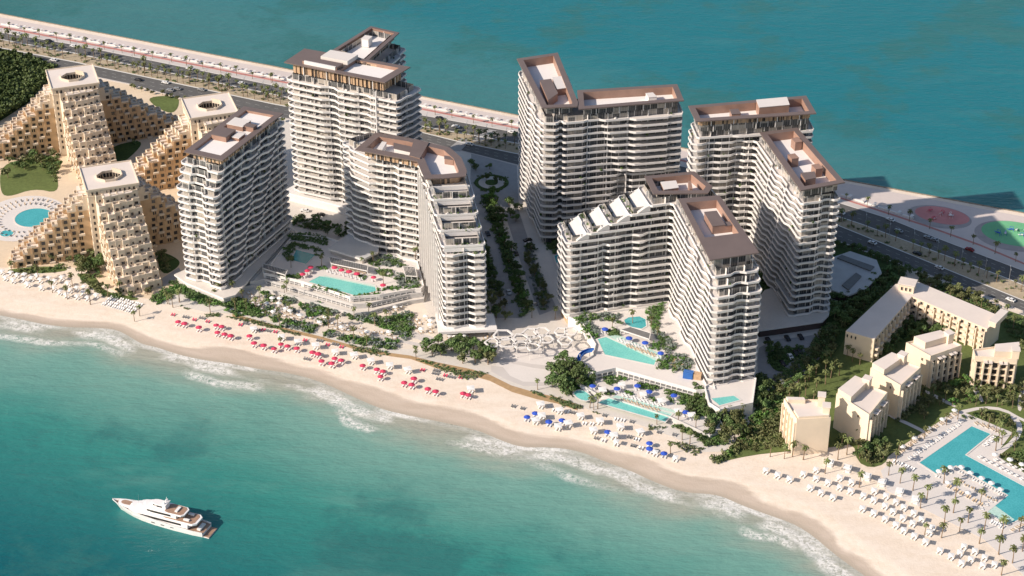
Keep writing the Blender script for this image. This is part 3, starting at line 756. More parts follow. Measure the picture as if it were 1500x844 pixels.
# ---- tower G/H : front right, stepped arm and slab
tG = thing('residential_tower', 'front right white tower whose left arm steps down in terraces beside the blue parasol pools', 'tower')
def polyG(k):
    t = 0 if k < 12 else (k-11)*10.0; ux, uy = 49/50.7, 13/50.7
    r = 0 if k < 14 else (k-13)*3.2
    hx, hy = -.18*r, .98*r
    return [(26.5+ux*t, 797.5+uy*t), (76, 811), (90+hx, 735.5+hy), (111.8+hx, 742+hy), (99.5, 814), (95, 826), (88.5, 838), (21.5+ux*t, 817+uy*t)]
def profG(k):
    return {0: [(.10, .10, 2, -.5, 0, 9), (.28, .28, 3.5, -1.3, 0, 10), (.36, .36, 2, 1.8, 0, 10), (.50, .50, 2, -.6, 0, 13), (.62, .62, 3.2, 1.7, 0, 13), (.72, .72, 3.2, -1.6, 8, 14)] if k < 12 else [],
            1: [(.06, .34, 3, 1.6, 0, 14), (.20, .48, 3, -1.6, 0, 14), (.34, .62, 3, 1.6, 0, 14), (.50, .78, 3, -1.6, 0, 14), (.66, .90, 3, 1.3, 0, 14)],
            2: [(.38, .40, 2.4, -1.5, 0, 30), (.60, .60, 2.6, 1.7, 0, 30)], 3: [(.2, .5, 4, 1.2, 0, 14), (.5, .8, 4, -1.2, 0, 14)], 7: [(.4, .4, 3, 1, 0, 12)]}
tower(tG, polyG, 16, profG, z0=5, seed=16, stepfrom=11)
z = 63.8
cG = roofpoly([(957, 284), (944, 258), (1017, 251), (1044, 273), (1037, 283)], z)
penthouse(tG, cG, 59.5, z-.6, 2.4, fins=False, seed=13)
rooms = [(WL([(968, 264), (990, 262), (994, 272), (973, 275)], z), z-4.3, z-1.2, 'copper_wall', 'deck_white'), (WL([(1008, 266), (1012, 266), (1014, 277), (1010, 277)], z), z-4.3, z, 'copper_wall', 'copper_wall')]
canopy(tG, cG, z, inset(cG, 3.0), deep=4.3, rooms=rooms)
zh = 66.5
cH = roofpoly([(993.5, 291), (1040, 381), (1112, 370), (1054, 286)], zh)
i0 = min(range(4), key=lambda i: cH[i][1]); cH = rot(cH, i0)   # front left first
penthouse(tG, cH, 59.5, zh-.6, 2.8, fins=False, seed=14)
op = [at2(cH, .13, .34), at2(cH, .86, .34), at2(cH, .86, .92), at2(cH, .13, .92)]
rooms = [(sub(cH, .42, .70, .50, .74), zh-4.3, zh-.2, 'copper_wall', 'brown_metal'), (sub(cH, .70, .85, .50, .56), zh-4.3, zh-.8, 'copper_wall', 'brown_metal')]
canopy(tG, cH, zh, op, deep=4.3, rooms=rooms)
# curved white roofs between the terraces of the stepped arm
ux, uy = 49/50.7, 13/50.7
for j in range(4):
    t0 = (j+.42)*10.0; zb = 5+FH*(11+j)+.1; b = mb('awning_white'); n = 8; wd = 6.0
    sec = [(t0, zb)]+[(t0+q/n*wd, zb+.7+(FH+.35-.7)*(q/n*(1.5-.5*q/n))) for q in range(n+1)]+[(t0+wd, zb)]
    wv = (-.25*18.4, .97*18.4); m_ = len(sec)
    A_ = b.pts([(26.9+ux*t_-.25*.9, 798.5+uy*t_, z_) for t_, z_ in sec]); B_ = b.pts([(26.9+ux*t_+wv[0], 798.2+uy*t_+wv[1], z_) for t_, z_ in sec])
    for q in range(m_): b.face((A_+q, A_+(q+1) % m_, B_+(q+1) % m_, B_+q))
    b.face(tuple(range(A_, A_+m_))); b.face(tuple(reversed(range(B_, B_+m_))))
    b.build('sloping_roof', tG)
for k in range(12, 17):   # deep white fronts of the beach terraces
    t = 2+(k-12)*8.6 if k < 16 else 2+4*8.6-.2; z = 5+FH*min(k, 15)+(FH if k == 16 else 0)
    a = (-32.5-.215*t, 786.2+t); c_ = (-11.8-.215*t*.95, 788.2+t); l = math.hypot(c_[0]-a[0], c_[1]-a[1])
    b = mb('white_render'); b.box((a[0]+c_[0])/2, (a[1]+c_[1])/2+.25, z-1.5, l-2.4, .4, 2.0, math.atan2(c_[1]-a[1], c_[0]-a[0])); b.build('terrace_front', tC)
# terrace furniture and planting on the stepped arms (parts of the gardens up there)
def terrace_stuff(root, spots, seed):
    rnd = random.Random(seed)
    for x, y, z in spots:
        f = mb('grey_screen'); g_ = mb('bush_leaf')
        for _ in range(2):
            f.box(x+rnd.uniform(-1.5, 1.5), y+rnd.uniform(-1.5, 1.5), z+.4, rnd.uniform(.5, 1.2), rnd.uniform(.5, .9), .7, rnd.random()*3)
        for _ in range(3):
            cx, cy = x+rnd.uniform(-2.4, 2.4), y+rnd.uniform(-2, 2)
            for _ in range(12):
                q = Vector((rnd.gauss(0, .35), rnd.gauss(0, .35), abs(rnd.gauss(.5, .4)))); t_ = Vector((rnd.uniform(-1, 1), rnd.uniform(-1, 1), rnd.uniform(-1, 1))).normalized()*.3; s_ = Vector((rnd.uniform(-1, 1), rnd.uniform(-1, 1), rnd.uniform(-1, 1))).normalized()*.3
                cc = Vector((cx, cy, z))+q; g_.quad(cc-t_-s_, cc+t_-s_, cc+t_+s_, cc-t_+s_)
        f.build('terrace_sofa', root); g_.build('terrace_planting', root)
sp = []
for k in range(11, 15):
    zz = 5+FH*k+.05; t = (k-11)*10.0
    for w_ in (3, 8, 14, 17): sp.append((26.5+ux*(t+3.6)-.25*w_, 799+uy*(t+3.6)+.97*w_, zz))
terrace_stuff(tG, sp, 21)
sp = []
for k in range(11, 16):
    zz = 5+FH*k+.05; t = 0 if k < 12 else 2+(k-12)*8.6
    for a in (.15, .4, .6, .85): sp.append((lerp(-31.5, -13, a)-.215*t, 789.5+t+random.uniform(0, 2), zz))
terrace_stuff(tC, sp, 22)

# ================================================================== windows as parts
def unit_window():
    b = mb('window_dark'); b.box(0, 0, 0, .84, .10, .86); b.mat('sandstone_pale')
    b.box(-.46, -.02, 0, .08, .22, 1.0); b.box(.46, -.02, 0, .08, .22, 1.0); b.box(0, -.02, .47, .84, .22, .06); b.box(0, -.03, -.47, .84, .3, .06)
    o = b.build('window'); me = o.data; bpy.data.objects.remove(o); return me
WINM = unit_window()
def windows(root, L, limit=98):
    """L: (x, y, z, rz, w, h) ; nearest ones are parts, the rest one part"""
    L = sorted(L, key=lambda q: q[1]-q[2]*.6)
    for q in L[:limit]:
        o = bpy.data.objects.new('window', WINM); C.objects.link(o); o.parent = root
        o.location = q[:3]; o.rotation_euler = (0, 0, q[3]); o.scale = (q[4], 1.4, q[5])
    if L[limit:]:
        b = mb('window_dark')
        for q in L[limit:]: b.box(q[0], q[1], q[2], q[4]*.84, .14, q[5]*.86, q[3])
        o = b.build('window', root); o['kind'] = 'stuff'
# ------------------------------------------------------------------ stepped sandstone hotels
def hotel(cx, cy, label, arms, zr=42, rzc=math.radians(18.5), half=13.3, seed=1):
    rnd = random.Random(seed)
    r = thing('stepped_hotel', label, 'hotel', (cx, cy, 0)); Wn = []
    def fr(ang): return (math.cos(ang), math.sin(ang))
    b = mb('sandstone_pale'); e = rzc
    sq = lambda h: [(math.cos(e)*a*h-math.sin(e)*c_*h, math.sin(e)*a*h+math.cos(e)*c_*h) for a, c_ in ((-1, -1), (1, -1), (1, 1), (-1, 1))]
    b.prism(sq(half-.6), 0, zr-4.15, top=False, bot=False); [b.box(math.cos(e+q_*math.pi/2)*(half-.4), math.sin(e+q_*math.pi/2)*(half-.4), zr-4.05, .5, 2*half-.6-.9*(q_ % 2), .35, e+q_*math.pi/2) for q_ in range(4)]; b.prism(sq(half-.5), zr-4.2, zr-1.0, top=False, bot=False)
    # roof ring with eight sided light well
    oc = [(math.radians(22.5+45*k)+e) for k in range(8)]; R8 = 6.6
    outer = []
    for a in oc:
        q = a-e; m_ = half/max(abs(math.cos(q)), abs(math.sin(q))); outer.append((math.cos(a)*m_, math.sin(a)*m_))
    full = []; inner = []
    for k in range(8):
        full.append(outer[k]); inner.append((math.cos(oc[k])*R8, math.sin(oc[k])*R8))
        if k % 2 == 0:
            am = (oc[k]+oc[k]+math.radians(45))/2; full.append((math.cos(am)*half*math.sqrt(2), math.sin(am)*half*math.sqrt(2))); inner.append(((inner[-1][0]+math.cos(oc[k]+math.radians(45))*R8)/2, (inner[-1][1]+math.sin(oc[k]+math.radians(45))*R8)/2))
    n = len(full); o0 = b.pts([(x, y, zr-1.0) for x, y in full]); o1 = b.pts([(x, y, zr) for x, y in full])
    b.mat('roof_pale'); t1 = b.pts([(x*.965, y*.965, zr) for x, y in full]); t0 = b.pts([(x*.965, y*.965, zr-.5) for x, y in full])
    i1 = b.pts([(x, y, zr-.5) for x, y in inner]); i0 = b.pts([(x, y, zr-9) for x, y in inner])
    for k in range(n):
        j = (k+1) % n
        b.mat('sandstone_pale'); b.face((o0+k, o0+j, o1+j, o1+k)); b.face((o1+k, o1+j, t1+j, t1+k)); b.face((t1+k, t1+j, t0+j, t0+k))
        b.mat('roof_pale'); b.face((t0+k, t0+j, i1+j, i1+k)); b.mat('sandstone_pale'); b.face((i1+k, i1+j, i0+j, i0+k))
    b.face(tuple(range(i0, i0+n)))
    b.build('central_tower', r)
    b = mb('sandstone_pale')
    for k in range(8):
        am = (oc[k]+oc[(k+1) % 8])/2 if k < 7 else oc[7]+math.radians(22.5)
        for dz in (-3.0, -6.6):
            for s_ in (-1.6, 0, 1.6):
                Wn.append((math.cos(am)*R8*.915-math.sin(am)*s_, math.sin(am)*R8*.915+math.cos(am)*s_, zr+dz, am+math.pi/2, 1.35, 2.7))
        if k in (1, 2): continue
        p0 = (math.cos(oc[k])*R8*1.04, math.sin(oc[k])*R8*1.04); p1 = (math.cos(oc[(k+1) % 8])*R8*1.04, math.sin(oc[(k+1) % 8])*R8*1.04)
        mx, my = (p0[0]+p1[0])/2, (p0[1]+p1[1])/2; l = math.hypot(p1[0]-p0[0], p1[1]-p0[1])
        b.box(mx, my, zr+.1, l, .4, 1.3, math.atan2(p1[1]-p0[1], p1[0]-p0[0]))
    b.build('parapet', r)
    for side in range(4):   # small windows under the cornice
        a = e-math.pi/2+side*math.pi/2; nx, ny = math.cos(a), math.sin(a)
        if side == 2: continue
        for q in range(10):
            s_ = (q-4.5)*2.3; Wn.append((nx*(half-.48)-ny*s_, ny*(half-.48)+nx*s_, zr-2.6, a+math.pi/2, 1.15, 1.9))
        for q in (-1, 1):
            s_ = q*10.9
            for fl in range(9): Wn.append((nx*(half-.58)-ny*s_, ny*(half-.58)+nx*s_, zr-9-fl*3.45, a+math.pi/2, 1.1, 2.0))
    fh = 3.45
    for (ang, width, nst, step, start, bays) in arms:
        ux, uy = fr(ang); vx, vy = -uy, ux
        bw = width/bays
        for k in range(nst):
            z0 = k*fh; wall = par = mb('sandstone')
            mat = 'sandstone' if k < nst-1 else 'sandstone_pale'
            for j in range(bays):
                dv = (j-(bays-1)/2)*bw; edge = abs(j-(bays-1)/2)/((bays-1)/2)
                L = start+(nst-1-k)*step+(1.3 if (j+k) % 2 else 0)-edge*1.6+2+rnd.uniform(-.7, .7)
                c0 = 6.0
                P = [(ux*a+vx*(dv+s*bw/2), uy*a+vy*(dv+s*bw/2)) for a, s in ((c0, -1), (L, -1), (L, 1), (c0, 1))]
                wall.mat('sandstone_pale' if (bays >= 5 or k >= nst-2 or (nst-1-k) < 0) else 'sandstone'); wall.prism(P, z0, z0+fh, bot=False, topmat='roof_pale')
                # parapet in front of the terrace of this bay
                par.mat('sandstone_pale'); mx, my = ux*(L-.2)+vx*dv, uy*(L-.2)+vy*dv
                par.box(mx, my, z0+fh+.5, bw-.1, .35, 1.0, ang-math.pi/2)
                cl = 4.2
                for s in (-1, 1):
                    par.box(ux*(L-cl/2-.4)+vx*(dv+s*(bw/2-.2)), uy*(L-cl/2-.4)+vy*(dv+s*(bw/2-.2)), z0+fh+.5, .3, cl, 1.0, ang-math.pi/2)
                Wn.append((ux*(L+.03)+vx*dv, uy*(L+.03)+vy*dv, z0+1.6, ang+math.pi/2, rnd.choice((1.1, 1.4, 2.0)), rnd.choice((1.5, 1.9))))
                if rnd.random() < .5:
                    par.box(ux*(L+.75)+vx*dv, uy*(L+.75)+vy*dv, z0+.55, bw*.7, 1.5, 1.05, ang-math.pi/2)
            # side walls
            Ls = start+(nst-1-k)*step-1.6+2
            m_ = int((Ls-14)/3.9)
            for s in (-1, 1):
                for q in range(m_):
                    a = Ls-2.2-q*3.9
                    if a < 13: continue
                    x, y = ux*a+vx*s*(width/2+.03), uy*a+vy*s*(width/2+.03)
                    ra = ang if s < 0 else ang+math.pi
                    if q % 3 == 2:
                        Wn.append((x, y, z0+1.75, ra, .8, 2.1)); Wn.append((x+ux*1.1, y+uy*1.1, z0+1.75, ra, .8, 2.1))
                    else: Wn.append((x, y, z0+1.7, ra, 2.1, 2.2))
                    par.mat('sandstone_pale')
                    if q % 3 == 1: par.box(x+vx*s*.6, y+vy*s*.6, z0+.55, 2.9, 1.2, 1.0, ra)
                    if q % 3 == 0: wall.mat('sandstone'); wall.box(x+ux*1.9+vx*s*.2, y+uy*1.9+vy*s*.2, z0+fh/2, .7, .5, fh-.02, ra)
            wall.build('wing_storey', r)
        # rooms on the terraces beside the tower
        b = mb('sandstone_pale')
        for q, hh in ((start-1.5, 4.5), (start+2.6, 1.2)):
            P = [(ux*a+vx*s*width*.36, uy*a+vy*s*width*.36) for a, s in ((6, -1), (q, -1), (q, 1), (6, 1))]
            b.prism(P, nst*fh, nst*fh+hh*.6, bot=False, topmat='roof_pale')
        b.build('upper_block', r)
    windows(r, Wn)
    return r
R_ = math.radians
hotel(-204, 873.3, 'nearest stepped sandstone hotel, octagonal roof opening, standing just left of the slim white tower', [(R_(-66), 21, 11, 3.3, 14, 6), (R_(196), 15, 10, 4.1, 14, 4), (R_(26), 15, 10, 3.6, 14, 4)], seed=1)
hotel(-245.5, 992, 'far left stepped sandstone hotel next to the dark wood, its wings descending both ways', [(R_(-66), 21, 11, 3.3, 14, 6), (R_(198), 15, 10, 4.1, 14, 4), (R_(22), 15, 10, 4.6, 14, 4)], seed=2)
hotel(-164, 955, 'stepped sandstone hotel half hidden behind the roof of the slim white tower', [(R_(-66), 21, 11, 3.3, 14, 6), (R_(202), 15, 10, 4.3, 14, 4)], seed=3)

# ------------------------------------------------------------------ cream villas and U shaped building on the right
def rectpoly(px, z):
    return ccw(WL(px, z))
def edgewin(L, a, b_, z, h, n, w_, off_=.06, skip=()):
    dx, dy = b_[0]-a[0], b_[1]-a[1]; l = math.hypot(dx, dy); ux, uy = dx/l, dy/l; nx, ny = uy, -ux
    for k in range(n):
        if k in skip: continue
        s = (k+.5)*l/n; L.append((a[0]+ux*s+nx*off_, a[1]+uy*s+ny*off_, z, math.atan2(uy, ux), w_, h))
def villa(px, z, label, style, up):
    """px: left, front, right, back roof corners"""
    P = ccw(WL(px, z)); i0 = min(range(4), key=lambda i: PX(*P[i], z)[0]-(.5*PX(*P[i], z)[1] if style == 'front' else 0)); P = rot(P, i0)   # left, front, right, back
    r = thing('holiday_villa', label, 'villa'); wn = []
    b = mb('cream_render'); b.prism(P, 0, z, bot=False, topmat='roof_pale')
    b.build('wall', r)
    b = mb('cream_render')
    for i in range(4):
        a, c_ = P[i], P[(i+1) % 4]; mx, my = (a[0]+c_[0])/2, (a[1]+c_[1])/2; l = math.hypot(c_[0]-a[0], c_[1]-a[1])
        ang = math.atan2(c_[1]-a[1], c_[0]-a[0]); b.box(mx-math.sin(ang)*.2, my+math.cos(ang)*.2, z+.45, l-.02-.4*(i % 2), .38, .9, ang)
    b.build('parapet', r)
    ax = math.atan2(P[2][1]-P[1][1], P[2][0]-P[1][0])
    if style == 'slab':
        q = sub(P, up[0], up[1], up[2], up[3]); b = mb('cream_render'); b.prism(q, z, z+3.4, bot=False, topmat='roof_pale')
        for t_ in (.14, .8):
            c_ = at2(P, t_ if False else .15, t_); 
        b.build('upper_storey', r)
        c_ = at2(P, up[1]-.02, .93); b = mb('cream_render'); b.box(c_[0], c_[1], z+2.4, 3.2, 3.2, 4.8, ax); b.mat('roof_pale'); b.box(c_[0], c_[1], z+5, 3.8, 3.8, .5, ax); b.build('chimney', r)
        # front with tall bays between piers, facing right and towards the beach
        a, c_ = P[1], P[2]; dx, dy = c_[0]-a[0], c_[1]-a[1]; l = math.hypot(dx, dy); ux, uy = dx/l, dy/l; nx, ny = uy, -ux
        pier = mb('cream_render')
        for k in range(6):
            s = .9+k*(l-1.8)/5; pier.box(a[0]+ux*s+nx*.7, a[1]+uy*s+ny*.7, (z-2.2)/2, .6, 1.5, z-2.2-(k % 2)*.8, math.atan2(uy, ux))
        for k in (1, 3):
            s = .9+(k+.5)*(l-1.8)/5; i_ = (l-1.8)/5
            pier.mat('roof_pale'); A_ = math.atan2(uy, ux); pier.box(a[0]+ux*s+nx*.9-ux*i_*.25, a[1]+uy*s+ny*.9-uy*i_*.25, z-1.1, i_*.62, 2.6, .35, A_, 0); pier.box(a[0]+ux*s+nx*.9+ux*i_*.25, a[1]+uy*s+ny*.9+uy*i_*.25, z-1.1, i_*.62, 2.6, .35, A_, 0)
            pier.mat('cream_render')
        for fl in range(1, 4):
            pier.box((a[0]+c_[0])/2+nx*.35, (a[1]+c_[1])/2+ny*.35, fl*z/4.4-.1, l-2, .7, .5, math.atan2(uy, ux))
        pier.build('front_bay', r)
        for fl in range(4): edgewin(wn, a, c_, (fl+.5)*z/4.4, 2.9, 5, 2.6, .1)
        for fl in range(1, 4): edgewin(wn, P[0], P[1], (fl+.6)*z/4.4, 1.6, 5, 1.0, .06, (0, 1, 2, 4) if fl == 3 else (0, 1, 2, 3, 4))
        for fl in range(4): edgewin(wn, P[2], P[3], (fl+.5)*z/4.4, 1.8, 3, 1.2, .06)
    elif style == 'court':
        b = mb('cream_render')
        b.prism(sub(P, .62, .98, .05, .95), z, z+2.0, bot=False, topmat='roof_pale'); b.prism(sub(P, .02, .16, .05, .5), z, z+2, bot=False, topmat='roof_pale'); b.build('upper_storey', r)
        for uu in (.2, .78):
            c_ = at2(P, uu, .9); b = mb('cream_render'); b.box(c_[0], c_[1], z+2.6, 3.4, 3.0, 5.2, ax+1.3); b.mat('roof_pale'); b.box(c_[0], c_[1], z+5.4, 4, 3.6, .5, ax+1.3); b.build('stair_tower', r)
        for fl in range(4): edgewin(wn, P[0], P[1], (fl+.55)*z/4.3, 2.1, 4, 1.1, .06)
        pier = mb('cream_render')
        a, c_ = P[0], P[1]; l = math.hypot(c_[0]-a[0], c_[1]-a[1]); ux, uy = (c_[0]-a[0])/l, (c_[1]-a[1])/l
        for k in range(5): s = .6+k*(l-1.2)/4; pier.box(a[0]+ux*s+uy*.4, a[1]+uy*s-ux*.4, z/2-.6, .7, .9, z-1.4, math.atan2(uy, ux))
        pier.build('front_bay', r)
        pass
    windows(r, wn); return r
villa([(1148, 586), (1167, 617), (1217, 614), (1206, 588)], 18, 'cream villa closest to the beach with a bright roof court between two small towers', 'court', None)
villa([(1225, 579), (1273, 610), (1300, 577), (1252, 558)], 17.5, 'cream villa second from the beach, behind the one with the roof court', 'slab', (0.02, .42, .03, .95))
villa([(1275, 541), (1319, 567), (1349, 540), (1306, 524)], 17.5, 'cream villa in the middle of the diagonal row of five villas', 'slab', (0.02, .42, .03, .95))
villa([(1327, 504), (1363, 524), (1409, 508), (1377, 492)], 16.5, 'cream villa fourth from the beach, with pale arches over its front bays', 'slab', (0.02, .5, .2, .97))
villa([(1425, 514), (1428, 524), (1490, 529), (1494, 505)], 15, 'cream villa at the right edge of the photo with a tall block on its roof', 'slab', (0.2, .85, .45, .98))
# U shaped building
r = thing('apartment_block', 'long cream building with two wings meeting at a small roof tower, below the road', 'building')
z = 13
Lw = ccw(WL([(1239, 485), (1281, 497), (1336, 434), (1312, 416)], z)); Rw = ccw(WL([(1313, 416), (1336, 434), (1446, 482), (1467, 464), (1345, 413)], z))
b = mb('cream_render'); b.prism(Lw, 0, z, bot=False, topmat='roof_pale'); b.build('wing', r)
b = mb('cream_render'); b.prism(Rw, 0, z+.02, bot=False, topmat='roof_pale'); b.build('wing', r)
c_ = W(1329, 419, z+2); b = mb('cream_render'); b.box(c_[0], c_[1], z+2, 7.5, 6, 4, R_(-22)); b.mat('roof_pale'); b.box(c_[0], c_[1], z+4.3, 8.3, 6.8, .6, R_(-22)); b.build('roof_tower', r)
wn = []
for k in range(3):
    s = (k-1)*2.0; wn.append((c_[0]+math.cos(R_(-22))*s+math.sin(R_(-22))*3.05, c_[1]+math.sin(R_(-22))*s-math.cos(R_(-22))*3.05, z+1.9, R_(-22), 1.0, 2.0))
pl = WL([(1281, 497), (1336, 434)], z); pr_ = WL([(1336, 434), (1446, 482)], z)
for fl in range(4):
    edgewin(wn, pl[0], pl[1], 1.8+fl*3.2, 2.0, 12, 1.7)
    edgewin(wn, pr_[0], pr_[1], 1.8+fl*3.2, 2.0, 11, 1.7)
pe = WL([(1239, 485), (1281, 497)], z); edgewin(wn, pe[0], pe[1], 10.8, 1.8, 7, .8, .06, (3, 4, 5, 6))
windows(r, wn)
def balcony_row(root, a, c_, n, levels, name='balcony'):
    dx, dy = c_[0]-a[0], c_[1]-a[1]; l = math.hypot(dx, dy); ux, uy = dx/l, dy/l; nx, ny = uy, -ux; A_ = math.atan2(uy, ux)
    for k in range(n):
        s = (k+.5)*l/n; b = mb('cream_render')
        for zl in levels:
            b.box(a[0]+ux*s+nx*.9, a[1]+uy*s+ny*.9, zl, l/n*.62, 1.8, 1.0, A_)
        b.box(a[0]+ux*(s+l/n*.4)+nx*.7, a[1]+uy*(s+l/n*.4)+ny*.7, 5.8, .6, 1.4, 11.6, A_); b.build(name, root)
balcony_row(r, pr_[0], pr_[1], 9, (3.9, 7.1, 10.3)); balcony_row(r, pl[0], pl[1], 10, (3.9, 7.1))
b = mb('cream_render'); q = W(1462, 468, z+1); b.box(q[0], q[1], z+1.3, 13, 3.4, 2.6, R_(53)); b.mat('roof_pale'); b.box(q[0], q[1], z+2.8, 13.6, 4, .5, R_(53)); b.build('roof_block', r)

# ------------------------------------------------------------------ low grey service block, podiums
r = thing('car_park_building', 'low flat grey service block right of the towers, between road and hedge', 'building')
P = ccw(WL([(1227, 363), (1302, 388), (1254, 436), (1208, 421)], 5)); P = smooth(P, 1); b = mb('dark_panel'); b.prism(P, 0, 4.4, top=False); b.mat('white_render'); b.prism(inset(P, -.4), 4.4, 5.2, topmat='grey_slab'); b.build('wall', r)
b = mb('grey_screen'); b.prism(WL([(1226, 378), (1233, 374), (1281, 391), (1275, 397)], 5.6), 5.2, 5.9); b.prism(WL([(1233, 418), (1254, 400), (1262, 405), (1243, 425)], 5.6), 5.2, 5.9); b.build('painted_recess', r)  # raised dark strips for sunken roof courts, recess darkness put into their colour
def podium(px, z, label, wall='dark_panel', top='paving', lip=.7, openings=None, name='podium', cat='podium'):
    r = thing(name, label, cat); P = ccw(WL(px, z)); b = mb(wall); b.prism(inset(P, 1.0), 0, z-lip, bot=False, top=False); b.build('wall', r)
    b = mb('white_render'); b.prism(P, z-lip, z, topmat=top); b.build('slab', r); return r
podium([(1085, 470), (1113, 484), (1205, 471), (1214, 462), (1216, 452), (1205, 400), (1120, 425)], 4.6, 'dark panelled podium with white edge under the far right tower')
podium([(480, 364), (532, 380), (554, 369), (556, 350), (514, 340)], 8.5, 'flat grey podium roof between the left pool and the bent tower', 'tower_glass', 'grey_slab', 1.0)
podium([(255, 402), (272, 414), (327, 437), (345, 432), (432, 337), (423, 328)], 4.4, 'white base slab under the slim tower beside the left beach garden', 'concrete_wall', 'paving', .9)
podium([(818, 448), (830, 466), (980, 447), (975, 432), (838, 430)], 4.6, 'base of the stepped arm next to the hexagon canopy', 'timber', 'paving', .8)
# pool terraces (structure)
def terrace(px, z, mat='deck_white', wallm='white_render', name='pool_terrace', grooves=True):
    P = ccw(WL(px, z)); b = mb(wallm); b.prism(P, 0, z, top=False, bot=False); b.face(()) if False else None
    o = b.build(name+'_wall'); struct(o)
    b = mb(mat); b.prism(P, z-.01, z+.03, bot=False); struct(b.build(name))
    b = mb(wallm); I = inset(P, .4); n = len(P)
    for k in range(n):
        j = (k+1) % n
        i = b.pts([(*P[k], z), (*P[j], z), (*P[j], z+.9), (*P[k], z+.9), (*I[k], z+.9), (*I[j], z+.9), (*I[j], z+.03), (*I[k], z+.03)])
        b.face((i, i+1, i+2, i+3)); b.face((i+3, i+2, i+5, i+4)); b.face((i+4, i+5, i+6, i+7))
    o = b.build('terrace_parapet'); tag(o, {'pool_terrace': 'white parapet edging the raised pool terrace'}.get(name, 'white parapet of a lower terrace step'), 'parapet'); return P
TRR = [] if 'TRR' not in globals() else TRR
TRR.append(terrace([(350, 424), (372, 420), (520, 461), (541, 459), (600, 443), (621, 440), (624, 426), (600, 380), (430, 345)], 1.3, 'paving', 'concrete_wall', 'terrace_step'))
TRR.append(terrace([(366, 415), (388, 411), (517, 448), (540, 447), (600, 433), (619, 431), (622, 424), (600, 380), (430, 345)], 3.1, 'paving', 'concrete_wall', 'terrace_step'))
TRR.append(terrace([(386, 402), (408, 406), (442, 414), (513, 437), (556, 434), (608, 425), (617, 425), (621, 420), (612, 384), (556, 372), (480, 350), (430, 345)], 5.2))
TRR.append(terrace([(838, 548), (845, 562), (872, 578), (905, 588), (980, 612), (1040, 640), (1062, 632), (1045, 596), (1020, 575), (890, 540), (870, 528)], 1.6, 'deck_white', 'concrete_wall', 'terrace_step'))
TRR.append(terrace([(852, 474), (862, 490), (872, 506), (868, 522), (850, 533), (848, 545), (870, 548), (902, 541), (1020, 574), (1048, 572), (1040, 540), (985, 446), (832, 466)], 5.0))
TRR.append(terrace([(1032, 568), (1038, 592), (1054, 602), (1103, 592), (1108, 556), (1070, 545)], 5.4, 'deck_white', 'white_render'))
# louvred dark openings along the terrace fronts
def louvres(pts, z0, z1, n, label):
    r = thing('garage_opening', label, 'opening')
    for i in range(len(pts)-1):
        a, c_ = W(*pts[i], z0), W(*pts[i+1], z0); dx, dy = c_[0]-a[0], c_[1]-a[1]; l = math.hypot(dx, dy); A_ = math.atan2(dy, dx)
        b = mb('dark_panel'); b.box((a[0]+c_[0])/2, (a[1]+c_[1])/2, (z0+z1)/2, l-1, .3, z1-z0, A_); b.build('panel', r)
        b = mb('white_render')
        for k in range(max(1, int(l/3.2))):
            s = (k+.5)/max(1, int(l/3.2)); b.box(lerp(a[0], c_[0], s)+math.sin(A_)*.25, lerp(a[1], c_[1], s)-math.cos(A_)*.25, (z0+z1)/2, .5, .4, z1-z0+.3, A_)
        b.build('fins', r)
def front_louvres(P, za, zb, label, lo=0, hi=9999):
    P = ccw(P); n = len(P); r = thing('terrace_opening', label, 'opening')
    for k in range(n):
        a, c_ = P[k], P[(k+1) % n]; dx, dy = c_[0]-a[0], c_[1]-a[1]; l = math.hypot(dx, dy)
        if l < 8 or dx < .3*l or not (lo <= PX(*a, 2)[0] <= hi): continue
        A_ = math.atan2(dy, dx); nx, ny = dy/l, -dx/l; mx, my = (a[0]+c_[0])/2+nx*.1, (a[1]+c_[1])/2+ny*.1
        b = mb('grey_screen'); b.box(mx, my, (za+zb)/2, l-2, .3, zb-za, A_); b.build('screen', r)
        b = mb('white_render'); m_ = int(l/2.6)
        for q in range(m_): s = (q+.5)/m_; b.box(lerp(a[0], c_[0], s)+nx*.3, lerp(a[1], c_[1], s)+ny*.3, (za+zb)/2, .35, .3, zb-za+.1, A_)
        b.box(mx+nx*.2, my+ny*.2, (za+zb)/2, l-1.5, .3, .18, A_); b.build('fins', r)
front_louvres(TRR[4], 1.9, 4.3, 'grey louvred screen below the blue parasol pool terrace', 860)
front_louvres(TRR[2], 3.3, 4.6, 'dark slots in the front wall of the red parasol terrace', 370)
front_louvres(TRR[0], .3, 1.0, 'low dark slots along the lowest step of the left terrace', 380)
front_louvres(TRR[1], 1.5, 2.7, 'dark garage slots in the middle step of the left terrace', 380)
# pools: things with water, coping and a shallow shelf
def pool(px, z, label, mat='pool_water', shelf=None, cop='deck_white', sm=0):
    r = thing('swimming_pool', label, 'pool'); P = ccw(WL(px, z))
    if sm: P = smooth(P, sm)
    b = mb(cop); O = inset(P, -.7); n = len(P)
    i = b.pts([(x, y, z) for x, y in O]); j = b.pts([(x, y, z+.12) for x, y in O]); k_ = b.pts([(x, y, z+.12) for x, y in P]); m_ = b.pts([(x, y, z-.1) for x, y in P])
    for k in range(n):
        q = (k+1) % n; b.face((i+k, i+q, j+q, j+k)); b.face((j+k, j+q, k_+q, k_+k)); b.face((k_+k, k_+q, m_+q, m_+k))
    b.build('coping', r)
    b = mb(mat); b.prism(P, z-.1, z+.05, bot=False); b.build('water', r)
    if shelf: b = mb('pool_shallow'); b.prism(WL(shelf, z+.05), z+.05, z+.08, bot=False); b.build('shallow_shelf', r)
    return r
